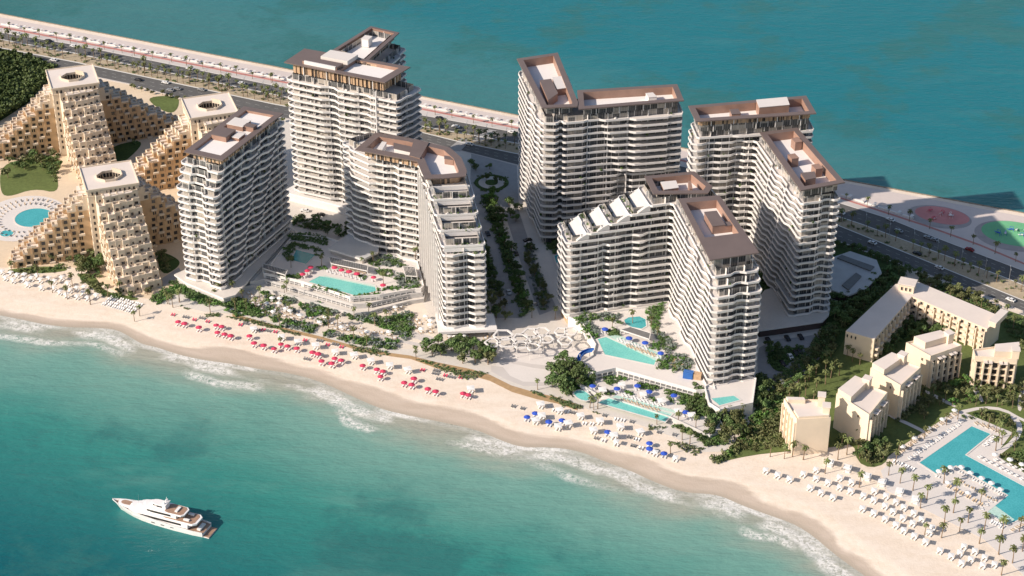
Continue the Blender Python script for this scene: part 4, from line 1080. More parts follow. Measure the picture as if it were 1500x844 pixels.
pool([(452, 413), (468, 405), (480, 405), (549, 419), (551, 426), (546, 428), (520, 433)], 5.25, 'pale green pool among red parasols on the left raised terrace', 'pool_water', [(468, 405), (477, 403), (549, 417), (549, 421), (480, 406.5)])
pool([(434, 366), (462, 373.5), (448, 387), (427, 381)], 5.3, 'small dark teal pool in the shade of the slim tower', 'pool_shaded')
pool([(875.5, 497), (888, 494), (962, 525), (958, 535), (886, 519.5)], 5.05, 'turquoise pool on the upper terrace between the front right towers', 'pool_water', [(888, 494), (902, 489), (976, 522), (962, 529)])
pool([(913, 466), (945, 463), (947, 483), (918, 478)], 5.1, 'small turquoise pool behind the long pergola', 'pool_blue', sm=1)
pool([(876, 590), (894, 583), (985, 606), (974, 618)], 1.7, 'long infinity pool on the lower terrace facing the beach', 'pool_water', [(894, 583), (903, 579), (992, 602), (985, 609)])
pool([(838, 575), (853, 571), (866, 580), (862, 588), (848, 585)], 1.7, 'small rounded turquoise pool at the left end of the lower terrace', 'pool_water', sm=1)
pool([(1042, 584), (1075, 580), (1084, 586), (1054, 594)], 5.5, 'small pool on the terrace corner below the front right tower', 'pool_water')
pool([(1347, 678), (1423.7, 624.6), (1451, 636), (1413.6, 666.5), (1500, 712.7), (1620, 778), (1560, 800), (1500, 757.5), (1475.7, 769), (1446.8, 750), (1477, 725.7), (1400.6, 682), (1371.7, 694)], .2, 'huge zigzag turquoise pool surrounded by loungers at the right edge', 'pool_blue', [(1446.8, 750), (1458, 741), (1486, 761), (1475.7, 769)])
def circpool(px, py, r_, label):
    c = W(px, py, .2); P = [PX(c[0]+r_*math.cos(a*.1571), c[1]+r_*1.02*math.sin(a*.1571), .2) for a in range(40)]; pool(P, .2, label, 'pool_blue', cop='roof_pale')
circpool(50, 319, 10, 'round pool on the white terrace left of the sandstone hotel'); circpool(10, 342, 3.4, 'small round pool beside the larger round pool at the left edge')
c = W(822, 383); pool([(812, 375), (822, 372), (830, 400), (822, 408)], .6, 'sliver of pool in the shade between the avenue and the stepped arm', 'pool_blue')
# blue spiral slide
r = thing('water_slide', 'bright blue curved slide at the left corner of the upper pool terrace', 'slide')
c = W(862, 527, 5); b = mb('blue_paint'); n = 22
for ring, (ra, rb) in enumerate(((3.6, 5.4),)):
    for k in range(n):
        a0, a1 = R_(60+k*10), R_(60+(k+1)*10); za, zb = 8.6-k*.27, 8.6-(k+1)*.27
        p = lambda a, q, zz: (c[0]+q*math.cos(a), c[1]+q*math.sin(a), zz)
        b.quad(p(a0, ra, za-1.1), p(a1, ra, zb-1.1), p(a1, rb, zb-1.1), p(a0, rb, za-1.1)); b.quad(p(a0, rb, za-1.4), p(a1, rb, zb-1.4), p(a1, rb, zb), p(a0, rb, za))
        b.quad(p(a0, ra, za-1.4), p(a1, ra, zb-1.4), p(a1, ra, zb), p(a0, ra, za)); b.quad(p(a0, rb, za), p(a1, rb, zb), p(a1, rb-.25, zb), p(a0, rb-.25, za))
b.build('chute', r)
b = mb('blue_paint'); b.box(c[0]-3, c[1]-6, 2.4, 6.5, .5, 3.6, R_(8)); b.box(c[0]+2.5, c[1]-6.3, 4.2, 5.5, 3.5, .4, R_(-5)); b.build('side_wall', r)
b = mb('white_render')
for a in (80, 150, 220): b.tube([(c[0]+4.5*math.cos(R_(a)), c[1]+4.5*math.sin(R_(a)), 0), (c[0]+4.5*math.cos(R_(a)), c[1]+4.5*math.sin(R_(a)), 6.5)], .2)
b.build('support', r)
# pergolas
def pergola(px, z, zb, label, n=16):
    r = thing('pergola', label, 'pergola'); P = WL(px, z)
    b = mb('grey_screen'); along_ = [(lerp(P[0][0], P[1][0], 0), 0)]
    for k in range(n):
        u0, u1 = k/n, k/n+.7/n
        b.prism([at2(P, u0, 0), at2(P, u1, 0), at2(P, u1, 1), at2(P, u0, 1)], z-.15, z)
    b.build('slatted_roof', r); b = mb('white_render')
    for i in range(4):
        a, c_ = P[i], P[(i+1) % 4]; l = math.hypot(c_[0]-a[0], c_[1]-a[1]); b.box((a[0]+c_[0])/2, (a[1]+c_[1])/2, z-.1, l+.2, .3, .45, math.atan2(c_[1]-a[1], c_[0]-a[0]))
    b.build('beam', r)
    for (u, v) in ((0, 0), (.5, 0), (1, 0), (0, 1), (.5, 1), (1, 1)):
        q = at2(P, u, v); b = mb('white_render'); b.box(q[0], q[1], (z+zb)/2-.1, .3, .3, z-zb-.2); b.build('post', r)
pergola([(482, 376), (539, 389), (538, 397), (485, 386)], 8.2, 5.2, 'long grey pergola behind the row of red parasols', 22)
pergola([(385, 386), (421, 396), (418, 403), (385, 393)], 8.2, 5.2, 'grey pergola in shade beside the small dark teal pool')
pergola([(590, 390), (607.5, 391), (611, 405), (594, 404)], 8.2, 5.2, 'small square pergola near the foot of the bent tower', 8)
pergola([(909, 483), (924, 479), (953, 488), (951, 497)], 8.2, 5.0, 'long grey pergola behind the turquoise upper pool', 14)
for (p0, lab) in (((1000, 545), 'timber platform among shrubs beside the upper terrace wall'),):
    P = WL([(988, 525), (1003, 531), (996, 542), (982, 536)], 5.2); b = mb('timber'); b.prism(P, 5.0, 5.5); tag(b.build('deck_platform'), lab, 'platform')
r = thing('kiosk', 'dark blue kiosk against the terrace corner of the front right tower', 'kiosk'); c = W(1008, 553, 5); b = mb('blue_paint'); b.box(c[0], c[1], 6.6, 4.5, 3, 3.2, R_(-15)); b.build('cabin', r); b = mb('timber'); b.box(c[0]+4.2, c[1]-.8, 6.4, 3.6, 3, 2.8, R_(-15)); b.build('timber_wall', r)
# hexagon lattice canopy
HX = [(640, 240, 1.45), (668, 290, 1.35), (765, 258, 1.15), (762, 305, 1.05), (832, 225, 1.25), (846, 318, 1.05), (908, 215, 1.1), (872, 272, 1.1), (940, 268, 1), (1038, 215, 1), (1108, 212, 1), (1070, 278, 1.1), (570, 292, 1.1)]
for i, (a, c_, s) in enumerate(HX):
    q = W(600+a/4.69, 440+c_/4.69, 5.5); rr = 3.2*s; r = thing('hexagon_canopy', 'white six sided canopy ring on thin posts in the plaza cluster', 'canopy', (q[0], q[1], 0), 0, 'white hexagon canopies over the plaza')
    rs = random.Random(i); O = []
    for k in range(6):
        a_ = R_(60*k+rs.uniform(-8, 8)); O.append((rr*(1+rs.uniform(-.08, .1))*1.1*math.cos(a_), rr*1.2*math.sin(a_)))
    b = mb('white_render'); I = [(x*.79, y*.79) for x, y in O]
    o0 = b.pts([(x, y, 5.3) for x, y in O]); o1 = b.pts([(x, y, 5.75) for x, y in O]); i1 = b.pts([(x, y, 5.75) for x, y in I]); i0 = b.pts([(x, y, 5.3) for x, y in I])
    for k in range(6):
        j = (k+1) % 6; b.face((o0+k, o0+j, o1+j, o1+k)); b.face((o1+k, o1+j, i1+j, i1+k)); b.face((i1+k, i1+j, i0+j, i0+k)); b.face((i0+k, i0+j, o0+j, o0+k))
    b.build('ring', r)
    for k in (0, 2, 4): b = mb('white_render'); b.tube([(O[k][0]*.88, O[k][1]*.88, 0), (O[k][0]*.9, O[k][1]*.9, 5.4)], .11, 5); b.build('post', r)

# ================================================================== vegetation
def palm_proto(seed, h=6.6, cr=2.6, mat='palm_leaf', nfr=16):
    rs = random.Random(seed); r = bpy.data.objects.new('palm_tree', None); C.objects.link(r)
    lean = rs.uniform(-.4, .4); b = mb('bark'); b.tube([(0, 0, 0), (lean*.3, .05, h*.4), (lean, 0, h)], [.24, .18, .15], 6); b.build('trunk', r)
    b = mb(mat)
    for k in range(nfr):
        a = 2*math.pi*(k+rs.uniform(-.3, .3))/nfr*1.0+(k % 2)*.2; el = rs.uniform(.1, 1.1) if k % 3 else rs.uniform(-.5, .1); L = cr*rs.uniform(.85, 1.1)
        px_, pz = 0., 0.; seg = 5; prev = None; ang = el
        for s in range(seg+1):
            t_ = s/seg; wd = .42*math.sin(min(1, t_*1.5+.15)*math.pi*.62)*(1-t_*.55)*(L/2.6)
            ca, sa = math.cos(a), math.sin(a)
            c_ = Vector((lean+ca*px_, sa*px_, h+pz)); nrm = Vector((-sa, ca, 0))
            cur = (c_+nrm*wd-Vector((0, 0, wd*.45)), c_+Vector((0, 0, .03)), c_-nrm*wd-Vector((0, 0, wd*.45)))
            if prev: b.quad(prev[0], prev[1], cur[1], cur[0]); b.quad(prev[1], prev[2], cur[2], cur[1])
            prev = cur; px_ += math.cos(ang)*L/seg; pz += math.sin(ang)*L/seg; ang -= .42+.1*s
    b.build('crown', r); return r
def leafball(b, c, R, n, rs, flat=.75, leaf=.34):
    lob = [(Vector((rs.gauss(0, .46)*R, rs.gauss(0, .46)*R, rs.gauss(0, .28)*R*flat)), R*rs.uniform(.30, .5)) for _ in range(9)]
    for _ in range(n):
        lc, lr = rs.choice(lob); d = Vector((rs.gauss(0, 1), rs.gauss(0, 1), rs.gauss(0, 1))).normalized()
        q = c+lc+Vector((d.x*lr, d.y*lr, d.z*lr*flat))*rs.uniform(.75, 1.08)
        nn = (d+Vector((rs.gauss(0, .5), rs.gauss(0, .5), rs.gauss(0, .5)))).normalized()
        t_ = nn.orthogonal().normalized(); t_.rotate(Matrix.Rotation(rs.uniform(0, 6.28), 3, nn)); s_ = nn.cross(t_); l = leaf*rs.uniform(.6, 1.3)
        b.quad(q-t_*l-s_*l*.8, q+t_*l-s_*l*.6, q+t_*l*.8+s_*l, q-t_*l+s_*l*.7)
def bush_mesh(mat, seed, n=150):
    rs = random.Random(seed); b = mb(mat); leafball(b, Vector((0, 0, .55)), 1.0, n, rs, .75, .17)
    o = b.build('shrub'); me = o.data; bpy.data.objects.remove(o); return me, b
BUSH = {k: [bush_mesh(k, i*7+j) for j in range(3)] for i, k in enumerate(('bush_leaf', 'bush_bright', 'tree_leaf', 'silver_leaf', 'dune_leaf'))}
def tree_proto(mat, seed, h=5.5, R=2.6, n=560):
    rs = random.Random(seed); r = bpy.data.objects.new('broadleaf_tree', None); C.objects.link(r)
    b = mb('bark'); b.tube([(0, 0, 0), (.1, 0, h*.35), (.2, .1, h*.62)], [.22, .17, .1], 6)
    for k in range(5):
        a = k*1.26; b.tube([(.1, 0, h*.38), (math.cos(a)*R*.5, math.sin(a)*R*.5, h*.72)], [.12, .04], 5)
    b.build('trunk', r); b = mb(mat); leafball(b, Vector((.1, 0, h*.72)), R, n, rs, .72, .25); b.build('crown', r); return r
PALMS = [Proto(palm_proto(i+1, 6.2+i*.5, 2.45+.12*i)) for i in range(4)]
TREES = [Proto(tree_proto('bush_leaf', 3)), Proto(tree_proto('tree_leaf', 4, 5, 2.4)), Proto(tree_proto('bush_bright', 5, 5.4, 2.3))]
rv = random.Random(99)
def palm(px, py, s=1, label='palm', group='palms', z=0):
    x, y = W(px, py, z); sc = s*rv.uniform(.85, 1.15)
    rv.choice(PALMS).put((x, y, z), rv.uniform(0, 6.28), (sc*rv.uniform(.92, 1.1), sc, sc), label, 'palm tree', group)
def tree(px, py, s, label, group, z=0, kind=None):
    x, y = W(px, py, z); sc = s*rv.uniform(.85, 1.15)
    (TREES[kind] if kind is not None else rv.choice(TREES)).put((x, y, z), rv.uniform(0, 6.28), (sc, sc, sc*rv.uniform(.85, 1.1)), label, 'tree', group)
G1 = 'palms along the seaside promenade'
for q in ZM([(55, 165), (137, 186), (218, 206), (312, 222), (387, 238), (477, 257), (573, 272), (671, 290), (738, 306), (840, 326), (943, 343), (1024, 360), (1115, 378), (1213, 400), (1300, 415), (1387, 435), (1490, 455)], 3.75, 0, 0)+\
         ZM([(70, 75), (945, 252), (1035, 268), (1150, 296), (1250, 314), (1357, 330)], 3.67, 380, 100)+ZM([(150, 245), (268, 280), (388, 325), (505, 365), (620, 405), (738, 450), (865, 495), (987, 545), (1103, 590)], 3.837, 1200, 230):
    palm(q[0], q[1], .78, 'palm on the seaside promenade beside the red cycle track', G1)
G2 = 'palms on the sandy median between the carriageways'
for (xa, xb, st) in ((-5, 430, 9.5), (612, 762, 10), (1222, 1510, 12.5)):
    x = xa
    while x < xb:
        y0, y1 = interp_line(L_n2, x), interp_line(L_m1, x)
        for fr in ((.25, .8) if xb < 1000 else (.5,)):
            if rv.random() < .85: palm(x+rv.uniform(-3, 3), lerp(y0, y1, fr+rv.uniform(-.12, .12)), rv.uniform(.75, 1.1), 'palm on the sandy median between the two carriageways', G2)
        x += st
G3 = 'palms on the right hotel beach'
for q in ZM([(97, 240), (168, 250), (210, 240), (265, 255), (375, 325), (440, 255), (485, 230), (548, 395), (697, 335), (733, 280), (755, 375), (820, 412), (858, 500), (877, 150), (810, 190), (745, 230), (890, 458), (977, 375), (880, 635), (1035, 450),
             (1025, 525), (965, 650), (980, 575), (1057, 620), (1100, 575), (1162, 475), (1183, 610), (1157, 680), (1255, 735), (1270, 645), (1325, 780), (1268, 840), (990, 80), (1047, 50), (1360, 620), (1375, 720), (1270, 180), (1240, 210), (612, 130), (640, 120)], 3.46, 1100, 600):
    palm(q[0], q[1], 1.02, 'tall palm on the right hotel beach near the zigzag pool', G3)
G4 = 'palms on the left hotel beach'
for q in ZM([(185, 100), (250, 160), (320, 190), (430, 215), (640, 295), (665, 270), (345, 130), (805, 215), (855, 205), (60, 70), (515, 180), (570, 170)], 3.247, 0, 380): palm(q[0], q[1], .98, 'palm on the pale beach in front of the sandstone hotel', G4)
G5 = 'palms in the beach garden of the towers'
for q in ZM([(255, 215), (280, 140), (380, 120), (395, 210), (435, 150), (505, 200), (455, 205), (635, 290), (665, 130), (690, 220), (905, 300), (905, 250), (1045, 250), (1045, 370), (1125, 230), (1115, 400), (1385, 460), (1225, 270), (955, 300), (1160, 290), (310, 120), (525, 140), (20, 170), (85, 160), (50, 190), (640, 410), (1385, 480)], 3.75, 240, 400):
    palm(q[0], q[1], .92, 'palm in the planted strip above the red parasol beach', G5)
for q in ZM([(880, 615), (840, 120), (1000, 130)], 4.69, 600, 440): palm(q[0], q[1], .95, 'palm on the round beach plaza', 'palms of the plaza')
for q in ZM([(155, 555), (175, 565), (195, 560), (500, 640), (610, 640), (700, 670), (630, 720), (570, 790), (670, 740), (850, 620), (940, 590)], 3.5156, 820, 440): palm(q[0], q[1], .9, 'palm around the lower infinity pool', 'palms of the lower pool terrace')
for q in ZM([(245, 345), (480, 330), (880, 300), (800, 350), (1205, 290), (210, 530), (960, 470)], 5.275, 380, 330): palm(q[0], q[1]-3, .85, 'palm on the left raised pool terrace', 'palms of the left pool terrace', 5.2)
for q in ZM([(270, 150), (375, 130), (470, 150), (500, 200)], 3.5156, 820, 440): palm(q[0], q[1]-3, .85, 'palm beside the upper turquoise pool', 'palms of the upper pool terrace', 5)
rv.seed(5)
# broadleaf trees on the avenue and around
def scatter(px, spacing, rs):
    xs_ = [p[0] for p in px]; ys_ = [p[1] for p in px]; out = []
    n = int((max(xs_)-min(xs_))*(max(ys_)-min(ys_))/(spacing*spacing*.35)*3)+8
    for _ in range(n):
        x, y = rs.uniform(min(xs_), max(xs_)), rs.uniform(min(ys_), max(ys_))
        if inside(x, y, px) and all((x-a)**2+((y-b_)*1.7)**2 > spacing**2 for a, b_ in out): out.append((x, y))
    return out
TR = [([(708, 288), (724, 286), (776, 455), (766, 462)], 11, 1.0, 'tree in the long planted strip down the avenue', 'trees in the central avenue strip', [0, 2]),
      ([(766, 362), (782, 360), (806, 450), (792, 456)], 11, .8, 'tree in the right planted strip of the avenue', 'trees in the right avenue strip', [1, 0]),
      ([(704, 362), (716, 360), (736, 432), (722, 430)], 11, .85, 'tree in the left planted strip of the avenue', 'trees in the left avenue strip', [0]),
      ([(706, 436), (738, 436), (742, 470), (708, 470)], 11, 1.0, 'tree in the dark grove at the foot of the bent tower', 'trees at the foot of the bent tower', [0, 1]),
      ([(678, 234), (722, 246), (720, 254), (680, 250)], 12, .8, 'tree by the roundabout at the top of the avenue', 'trees near the roundabout', [0]),
      ([(742, 300), (756, 298), (764, 325), (748, 328)], 12, 1.0, 'tree in shade beside the right avenue lane', 'trees beside the right avenue lane', [0]),
      ([(622, 512), (640, 500), (662, 510), (660, 525), (632, 522)], 10, 1.15, 'dense green tree left of the plaza by the boardwalk', 'trees left of the plaza', [0]),
      ([(664, 506), (688, 502), (722, 514), (728, 524), (716, 536), (690, 536), (664, 530)], 10, 1.2, 'dense green tree bordering the plaza and boardwalk', 'trees bordering the plaza', [0, 1]),
      ([(806, 550), (828, 530), (846, 548), (868, 562), (842, 568), (828, 584), (808, 570)], 9, 1.3, 'tall tree between the plaza and the lower pool terrace', 'trees between plaza and pool', [0]),
      ([(1010, 575), (1028, 574), (1030, 610), (1012, 608)], 9, 1.0, 'tree beside the small corner pool', 'trees beside the corner pool', [0]),
      ([(1036, 612), (1085, 610), (1088, 640), (1060, 652), (1036, 640)], 9, 1.05, 'tree in the green thicket below the corner pool', 'trees below the corner pool', [0, 1]),
      ([(1108, 560), (1125, 555), (1125, 600), (1108, 600)], 9, 1.0, 'tree in the shaded corner by the car park', 'trees by the car park corner', [0]),
      ([(1135, 575), (1165, 560), (1195, 520), (1215, 490), (1232, 500), (1200, 545), (1160, 585)], 10, 1.0, 'tree in the hedge between car park and villa lawn', 'trees between car park and lawn', [1, 0]),
      ([(1215, 440), (1250, 440), (1300, 398), (1325, 405), (1296, 425), (1240, 480), (1222, 470)], 10, 1.1, 'dark tree behind the cream U shaped building', 'trees behind the cream building', [0]),
      ([(1355, 402), (1400, 425), (1440, 440), (1425, 450), (1350, 415)], 9, 1.0, 'tree between the cream building and the road', 'trees along the road by the cream building', [1]),
      ([(1296, 500), (1345, 440), (1420, 480), (1415, 492), (1330, 500), (1300, 520)], 12, 1.1, 'dark tree inside the court of the cream building', 'trees in the court of the cream building', [0]),
      ([(1256, 655), (1296, 652), (1298, 672), (1275, 680), (1258, 672)], 9, 1.0, 'tree on the rounded lawn jutting onto the beach', 'trees on the rounded lawn', [0, 1]),
      ([(1310, 590), (1350, 575), (1392, 590), (1345, 622), (1310, 612)], 13, .9, 'tree on the lawn below the middle villas', 'trees below the middle villas', [1]),
      ([(1356, 560), (1410, 545), (1432, 590), (1395, 598)], 13, .9, 'tree on the lawn below the fourth villa', 'trees below the fourth villa', [1, 2]),
      ([(1420, 560), (1500, 565), (1500, 602), (1445, 590)], 12, .9, 'tree on the lawn below the rightmost villa', 'trees below the rightmost villa', [1]),
      ([(1425, 610), (1470, 608), (1480, 625), (1450, 622)], 13, .8, 'tree on the small lawn above the zigzag pool', 'trees above the zigzag pool', [1]),
      ([(8, 236), (84, 228), (88, 258), (60, 250), (10, 262)], 12, 1.0, 'tree on the lawn left of the sandstone hotels', 'trees on the left hotel lawn', [1, 0]),
      ([(30, 385), (60, 380), (90, 385), (125, 395), (140, 380), (110, 372)], 12, .9, 'tree in front of the nearest sandstone hotel', 'trees before the nearest sandstone hotel', [1, 0]),
      ([(100, 372), (140, 375), (150, 400), (120, 405)], 10, 1.1, 'tree in the thick grove before the nearest sandstone hotel', 'trees in the hotel grove', [0, 1]),
      ([(132, 420), (190, 428), (224, 420), (220, 434), (190, 436)], 12, .8, 'small tree at the foot of the nearest stepped hotel', 'trees at the stepped hotel foot', [1]),
      ([(229, 372), (250, 378), (252, 395), (240, 392)], 11, 1.0, 'tree in the courtyard behind the nearest sandstone hotel', 'trees in the hotel courtyard', [0, 1]),
      ([(428, 322), (470, 326), (505, 340), (515, 330), (510, 352), (480, 345), (430, 336)], 10, .85, 'tree in the car court behind the left pool terrace', 'trees in the left car court', [0]),
      ([(1120, 395), (1150, 440), (1150, 465), (1118, 460)], 11, .9, 'tree in shade between the two right towers', 'trees between the right towers', [0]),
      ([(1122, 512), (1140, 508), (1148, 525), (1128, 532)], 9, .8, 'tree on the island of the shaded car park', 'trees on the car park island', [0]),
      ([(805, 345), (822, 342), (822, 366), (808, 366)], 9, .9, 'tree in the dark gap behind the stepped arm', 'trees behind the stepped arm', [0])]
for px, spc, s, lab, grp, kinds in TR:
    for q in scatter(px, spc*1.22, rv): tree(q[0], q[1], s, lab, grp, 0, rv.choice(kinds))
for q in [(712, 266), (728, 268)]: tree(q[0], q[1], .9, 'tree growing on the roundabout', 'trees on the roundabout', 0, 0)
for q in scatter([(1140, 600), (1200, 540), (1225, 530), (1220, 560), (1170, 610)], 14, rv)+scatter([(1200, 530), (1250, 520), (1262, 535), (1215, 560)], 13, rv): palm(q[0], q[1], .95, 'palm on the lawn above the first villa', 'palms on the villa lawn')
for px in ([(1225, 660), (1260, 650), (1260, 640)], [(1255, 505), (1280, 520), (1262, 530)], [(1330, 575), (1500, 600), (1400, 600)], [(1440, 620), (1500, 650), (1500, 680)], [(1420, 440), (1500, 470), (1500, 500), (1470, 480)]):
    for q in scatter(px, 15, rv): palm(q[0], q[1], .9, 'palm scattered among the cream villas', 'palms among the villas')
for x in np.arange(190, 420, 9.): tree(x+rv.uniform(-3, 3), interp_line(L_m2, x)+rv.uniform(3, 7), .62, 'small tree on the verge between road and sandstone hotels', 'trees on the left road verge', 0, 1)
for x in np.arange(1228, 1350, 9.): tree(x+rv.uniform(-3, 3), interp_line(L_m2, x)+rv.uniform(5, 9), .75, 'small dark tree on the verge by the grey service block', 'trees on the right road verge', 0, 0)
# shrubs: each one a thing up to the 290 nearest, the rest one mass
SB = []
def shrubs(px, spacing, r0, r1, mats, z=0, lab='shrub', grp='shrubs'):
    for x, y in scatter(px, spacing, rv):
        wx, wy = W(x, y, z); SB.append((wx, wy, z, rv.uniform(r0, r1), rv.choice(mats), lab, grp))
BL, BB, TL, SI, DU = 'bush_leaf', 'bush_bright', 'tree_leaf', 'silver_leaf', 'dune_leaf'
Z2 = lambda L: ZM(L, 3.75, 240, 400); Z4 = lambda L: ZM(L, 4.69, 600, 440); Z5 = lambda L: ZM(L, 3.5156, 820, 440); Z3 = lambda L: ZM(L, 5.275, 380, 330); ZR = lambda L: ZM(L, 2.8125, 1100, 380)
gA = ('green shrub in the planting around the base of the slim tower', 'shrubs around the slim tower')
shrubs(Z2([(105, 70), (260, 110), (400, 140), (540, 215), (500, 240), (330, 185), (170, 160), (100, 110)]), 5, 1.3, 2.0, [BL, BB, BL], 0, *gA)
shrubs([(222, 440), (262, 408), (268, 414), (262, 430), (232, 446)], 5, 1.2, 1.9, [BB, BL], 0, *gA)
gB = ('green shrub in the garden strip above the boardwalk', 'shrubs above the boardwalk')
for q in ([(740, 170), (860, 170), (960, 225), (800, 240)], [(640, 255), (830, 290), (830, 330), (650, 300)], [(990, 225), (1200, 250), (1340, 220), (1370, 310), (1330, 370), (1200, 300), (1000, 245)],
          [(950, 345), (1280, 380), (1270, 420), (1100, 400), (970, 365)], [(545, 110), (625, 150), (560, 170)], [(560, 190), (605, 190), (605, 215), (560, 215)], [(655, 140), (720, 140), (715, 170), (660, 165)], [(560, 245), (620, 245), (610, 270)],
          [(845, 260), (905, 270), (900, 292)], [(880, 305), (930, 315), (925, 350), (885, 345)], [(330, 200), (480, 205), (540, 240), (400, 235)], [(680, 200), (725, 205), (720, 225)]):
    shrubs(Z2(q), 5, 1.1, 1.9, [BL, BB, BL, SI], 0, *gB)
gD = ('low grey green dune plant at the edge of the beach', 'dune plants')
for q in (Z2([(340, 240), (500, 265), (640, 300), (600, 305), (460, 275)]), Z2([(640, 310), (760, 340), (740, 350), (650, 325)]), Z2([(85, 175), (140, 205), (100, 190)]), Z2([(225, 225), (305, 225), (300, 240), (230, 240)]), Z4([(50, 410), (200, 440), (320, 480), (540, 500), (430, 545), (330, 530), (150, 450)]), Z2([(1020, 400), (1250, 440), (1200, 460), (1040, 430)]),
          Z4([(830, 620), (900, 640), (930, 670), (860, 640)]), Z4([(960, 650), (1100, 700), (1200, 740), (1130, 745), (980, 690)]), Z5([(0, 520), (120, 550), (110, 560), (0, 540)]), Z5([(150, 570), (210, 580), (190, 590)]), Z5([(450, 650), (540, 655), (530, 665), (460, 665)]), Z5([(570, 730), (740, 760), (700, 800), (650, 780)]), Z5([(800, 810), (860, 820), (820, 840), (790, 838)]), [(1040, 678), (1060, 668), (1052, 682)]):
    shrubs(q, 3.6, .5, 1.0, [DU, DU, BL], 0, *gD)
gL = ('shrub planted around the lower infinity pool', 'shrubs around the lower pool')
for q in ([(0, 470), (60, 430), (110, 460), (60, 490)], [(120, 395), (180, 400), (170, 430), (100, 440)], [(230, 395), (320, 395), (340, 410), (250, 435)], [(410, 425), (505, 440), (490, 465), (420, 455)], [(455, 500), (495, 510), (480, 525)], [(545, 465), (640, 480), (660, 500), (560, 485)], [(620, 505), (670, 510), (660, 540), (625, 535)],
          [(225, 480), (270, 482), (265, 495)], [(330, 475), (375, 480), (365, 492)], [(540, 560), (580, 565), (575, 580)], [(660, 470), (750, 500), (745, 590), (690, 605), (670, 540)], [(590, 645), (700, 680), (770, 690), (740, 720), (640, 680)], [(790, 590), (950, 600), (940, 650), (860, 690), (870, 740), (760, 750), (700, 710), (780, 680)], [(550, 505), (580, 505), (575, 530)]):
    shrubs(Z5(q), 4.6, 1.0, 1.8, [BL, BB, BL], 1.6 if q[0][1] < 560 and q[0][0] > 100 else 0, *gL)
gU = ('shrub on the upper turquoise pool terrace', 'shrubs on the upper pool terrace')
for q, mt in (([(80, 105), (125, 110), (190, 205), (150, 200)], [BB, BL]), ([(130, 130), (190, 150), (190, 200)], [SI]), ([(110, 80), (180, 90), (310, 80), (310, 130), (270, 120), (120, 110)], [BL, SI]), ([(450, 60), (530, 30), (500, 150), (460, 150)], [BL, BB]), ([(470, 160), (540, 180), (600, 260), (560, 290), (520, 240)], [SI, BL]), ([(490, 330), (560, 300), (640, 300), (690, 340), (640, 385), (520, 365)], [BL, BB, SI]), ([(245, 165), (300, 175), (295, 190), (255, 190)], [BL]), ([(470, 240), (510, 240), (510, 265), (475, 262)], [BB])):
    shrubs(ZM(q, 3.5156, 820, 437), 4.6, 1.0, 1.7, mt, 5, *gU)
gP = ('shrub on the raised terrace with the red parasols', 'shrubs on the red parasol terrace')
for q, mt in (([(160, 405), (340, 410), (320, 435), (200, 425)], [BL]), ([(850, 260), (1000, 250), (1120, 320), (1100, 345), (860, 330)], [SI, BL]), ([(900, 360), (1035, 380), (1020, 420), (920, 400)], [BL]), ([(1040, 390), (1210, 400), (1240, 490), (1080, 490)], [SI, SI, BL]), ([(900, 510), (1060, 495), (1220, 490), (1220, 505), (1050, 515), (910, 530)], [BB]), ([(760, 405), (840, 420), (820, 440), (765, 430)], [BB]),
              ([(190, 210), (260, 160), (430, 190), (500, 230), (440, 270), (430, 215), (290, 180), (245, 250), (260, 290), (190, 290)], [BL]), ([(440, 345), (530, 345), (525, 362), (450, 362)], [BB]), ([(400, 480), (560, 520), (700, 560), (690, 570), (540, 530), (405, 492)], [BB]), ([(730, 560), (930, 545), (930, 552), (735, 572)], [BB]), ([(230, 80), (400, 90), (520, 110), (520, 180), (400, 150), (240, 130)], [BL])):
    shrubs(ZM(q, 5.275, 380, 327), 4.4, .8, 1.5, mt, 5.2, *gP)
gV = ('shrub in a hedge of the central avenue', 'shrubs in the avenue hedges')
shrubs([(707, 290), (722, 288), (776, 455), (766, 464)], 6, 1.3, 2.0, [BL], 0, *gV); shrubs([(766, 362), (782, 360), (806, 450), (792, 456)], 6, .9, 1.5, [BL, SI], 0, *gV); shrubs([(702, 362), (714, 360), (734, 432), (722, 430)], 6, 1.0, 1.6, [BL], 0, *gV)
shrubs([(694, 270), (700, 258), (720, 254), (742, 262), (744, 274), (730, 282), (704, 281), (706, 277), (728, 278), (737, 272), (736, 266), (720, 259), (704, 262)], 4.5, .6, 1.0, [BL], 0, *gV)
gR = ('shrub in the thick green slope beside the first villa', 'shrubs beside the first villa')
shrubs([(1046, 676), (1080, 650), (1105, 610), (1135, 570), (1150, 585), (1125, 620), (1095, 655), (1062, 672)], 6, 1.3, 2.2, [BL, BB, TL], 0, *gR)
shrubs([(1100, 660), (1130, 610), (1150, 590), (1148, 655)], 8, 1.2, 1.9, [TL], 0, *gR); shrubs([(1130, 565), (1190, 505), (1215, 470), (1226, 480), (1195, 525), (1145, 580)], 6, 1.3, 2.0, [BL, TL], 0, *gR)
gH = ('shrub between the cream villas and the road', 'shrubs around the cream villas')
shrubs([(1210, 445), (1250, 445), (1308, 392), (1330, 400), (1312, 412), (1238, 480)], 7, 1.4, 2.2, [BL, TL], 0, *gH); shrubs([(1345, 402), (1400, 425), (1460, 450), (1450, 462), (1345, 412)], 6, 1.3, 2.0, [TL, BL], 0, *gH)
shrubs([(1280, 528), (1295, 500), (1345, 452), (1400, 480), (1330, 495), (1300, 515)], 9, 1.4, 2.2, [BL], 0, *gH); shrubs([(1470, 470), (1500, 475), (1500, 515), (1480, 490)], 7, 1.4, 2.0, [TL, BL], 0, *gH)
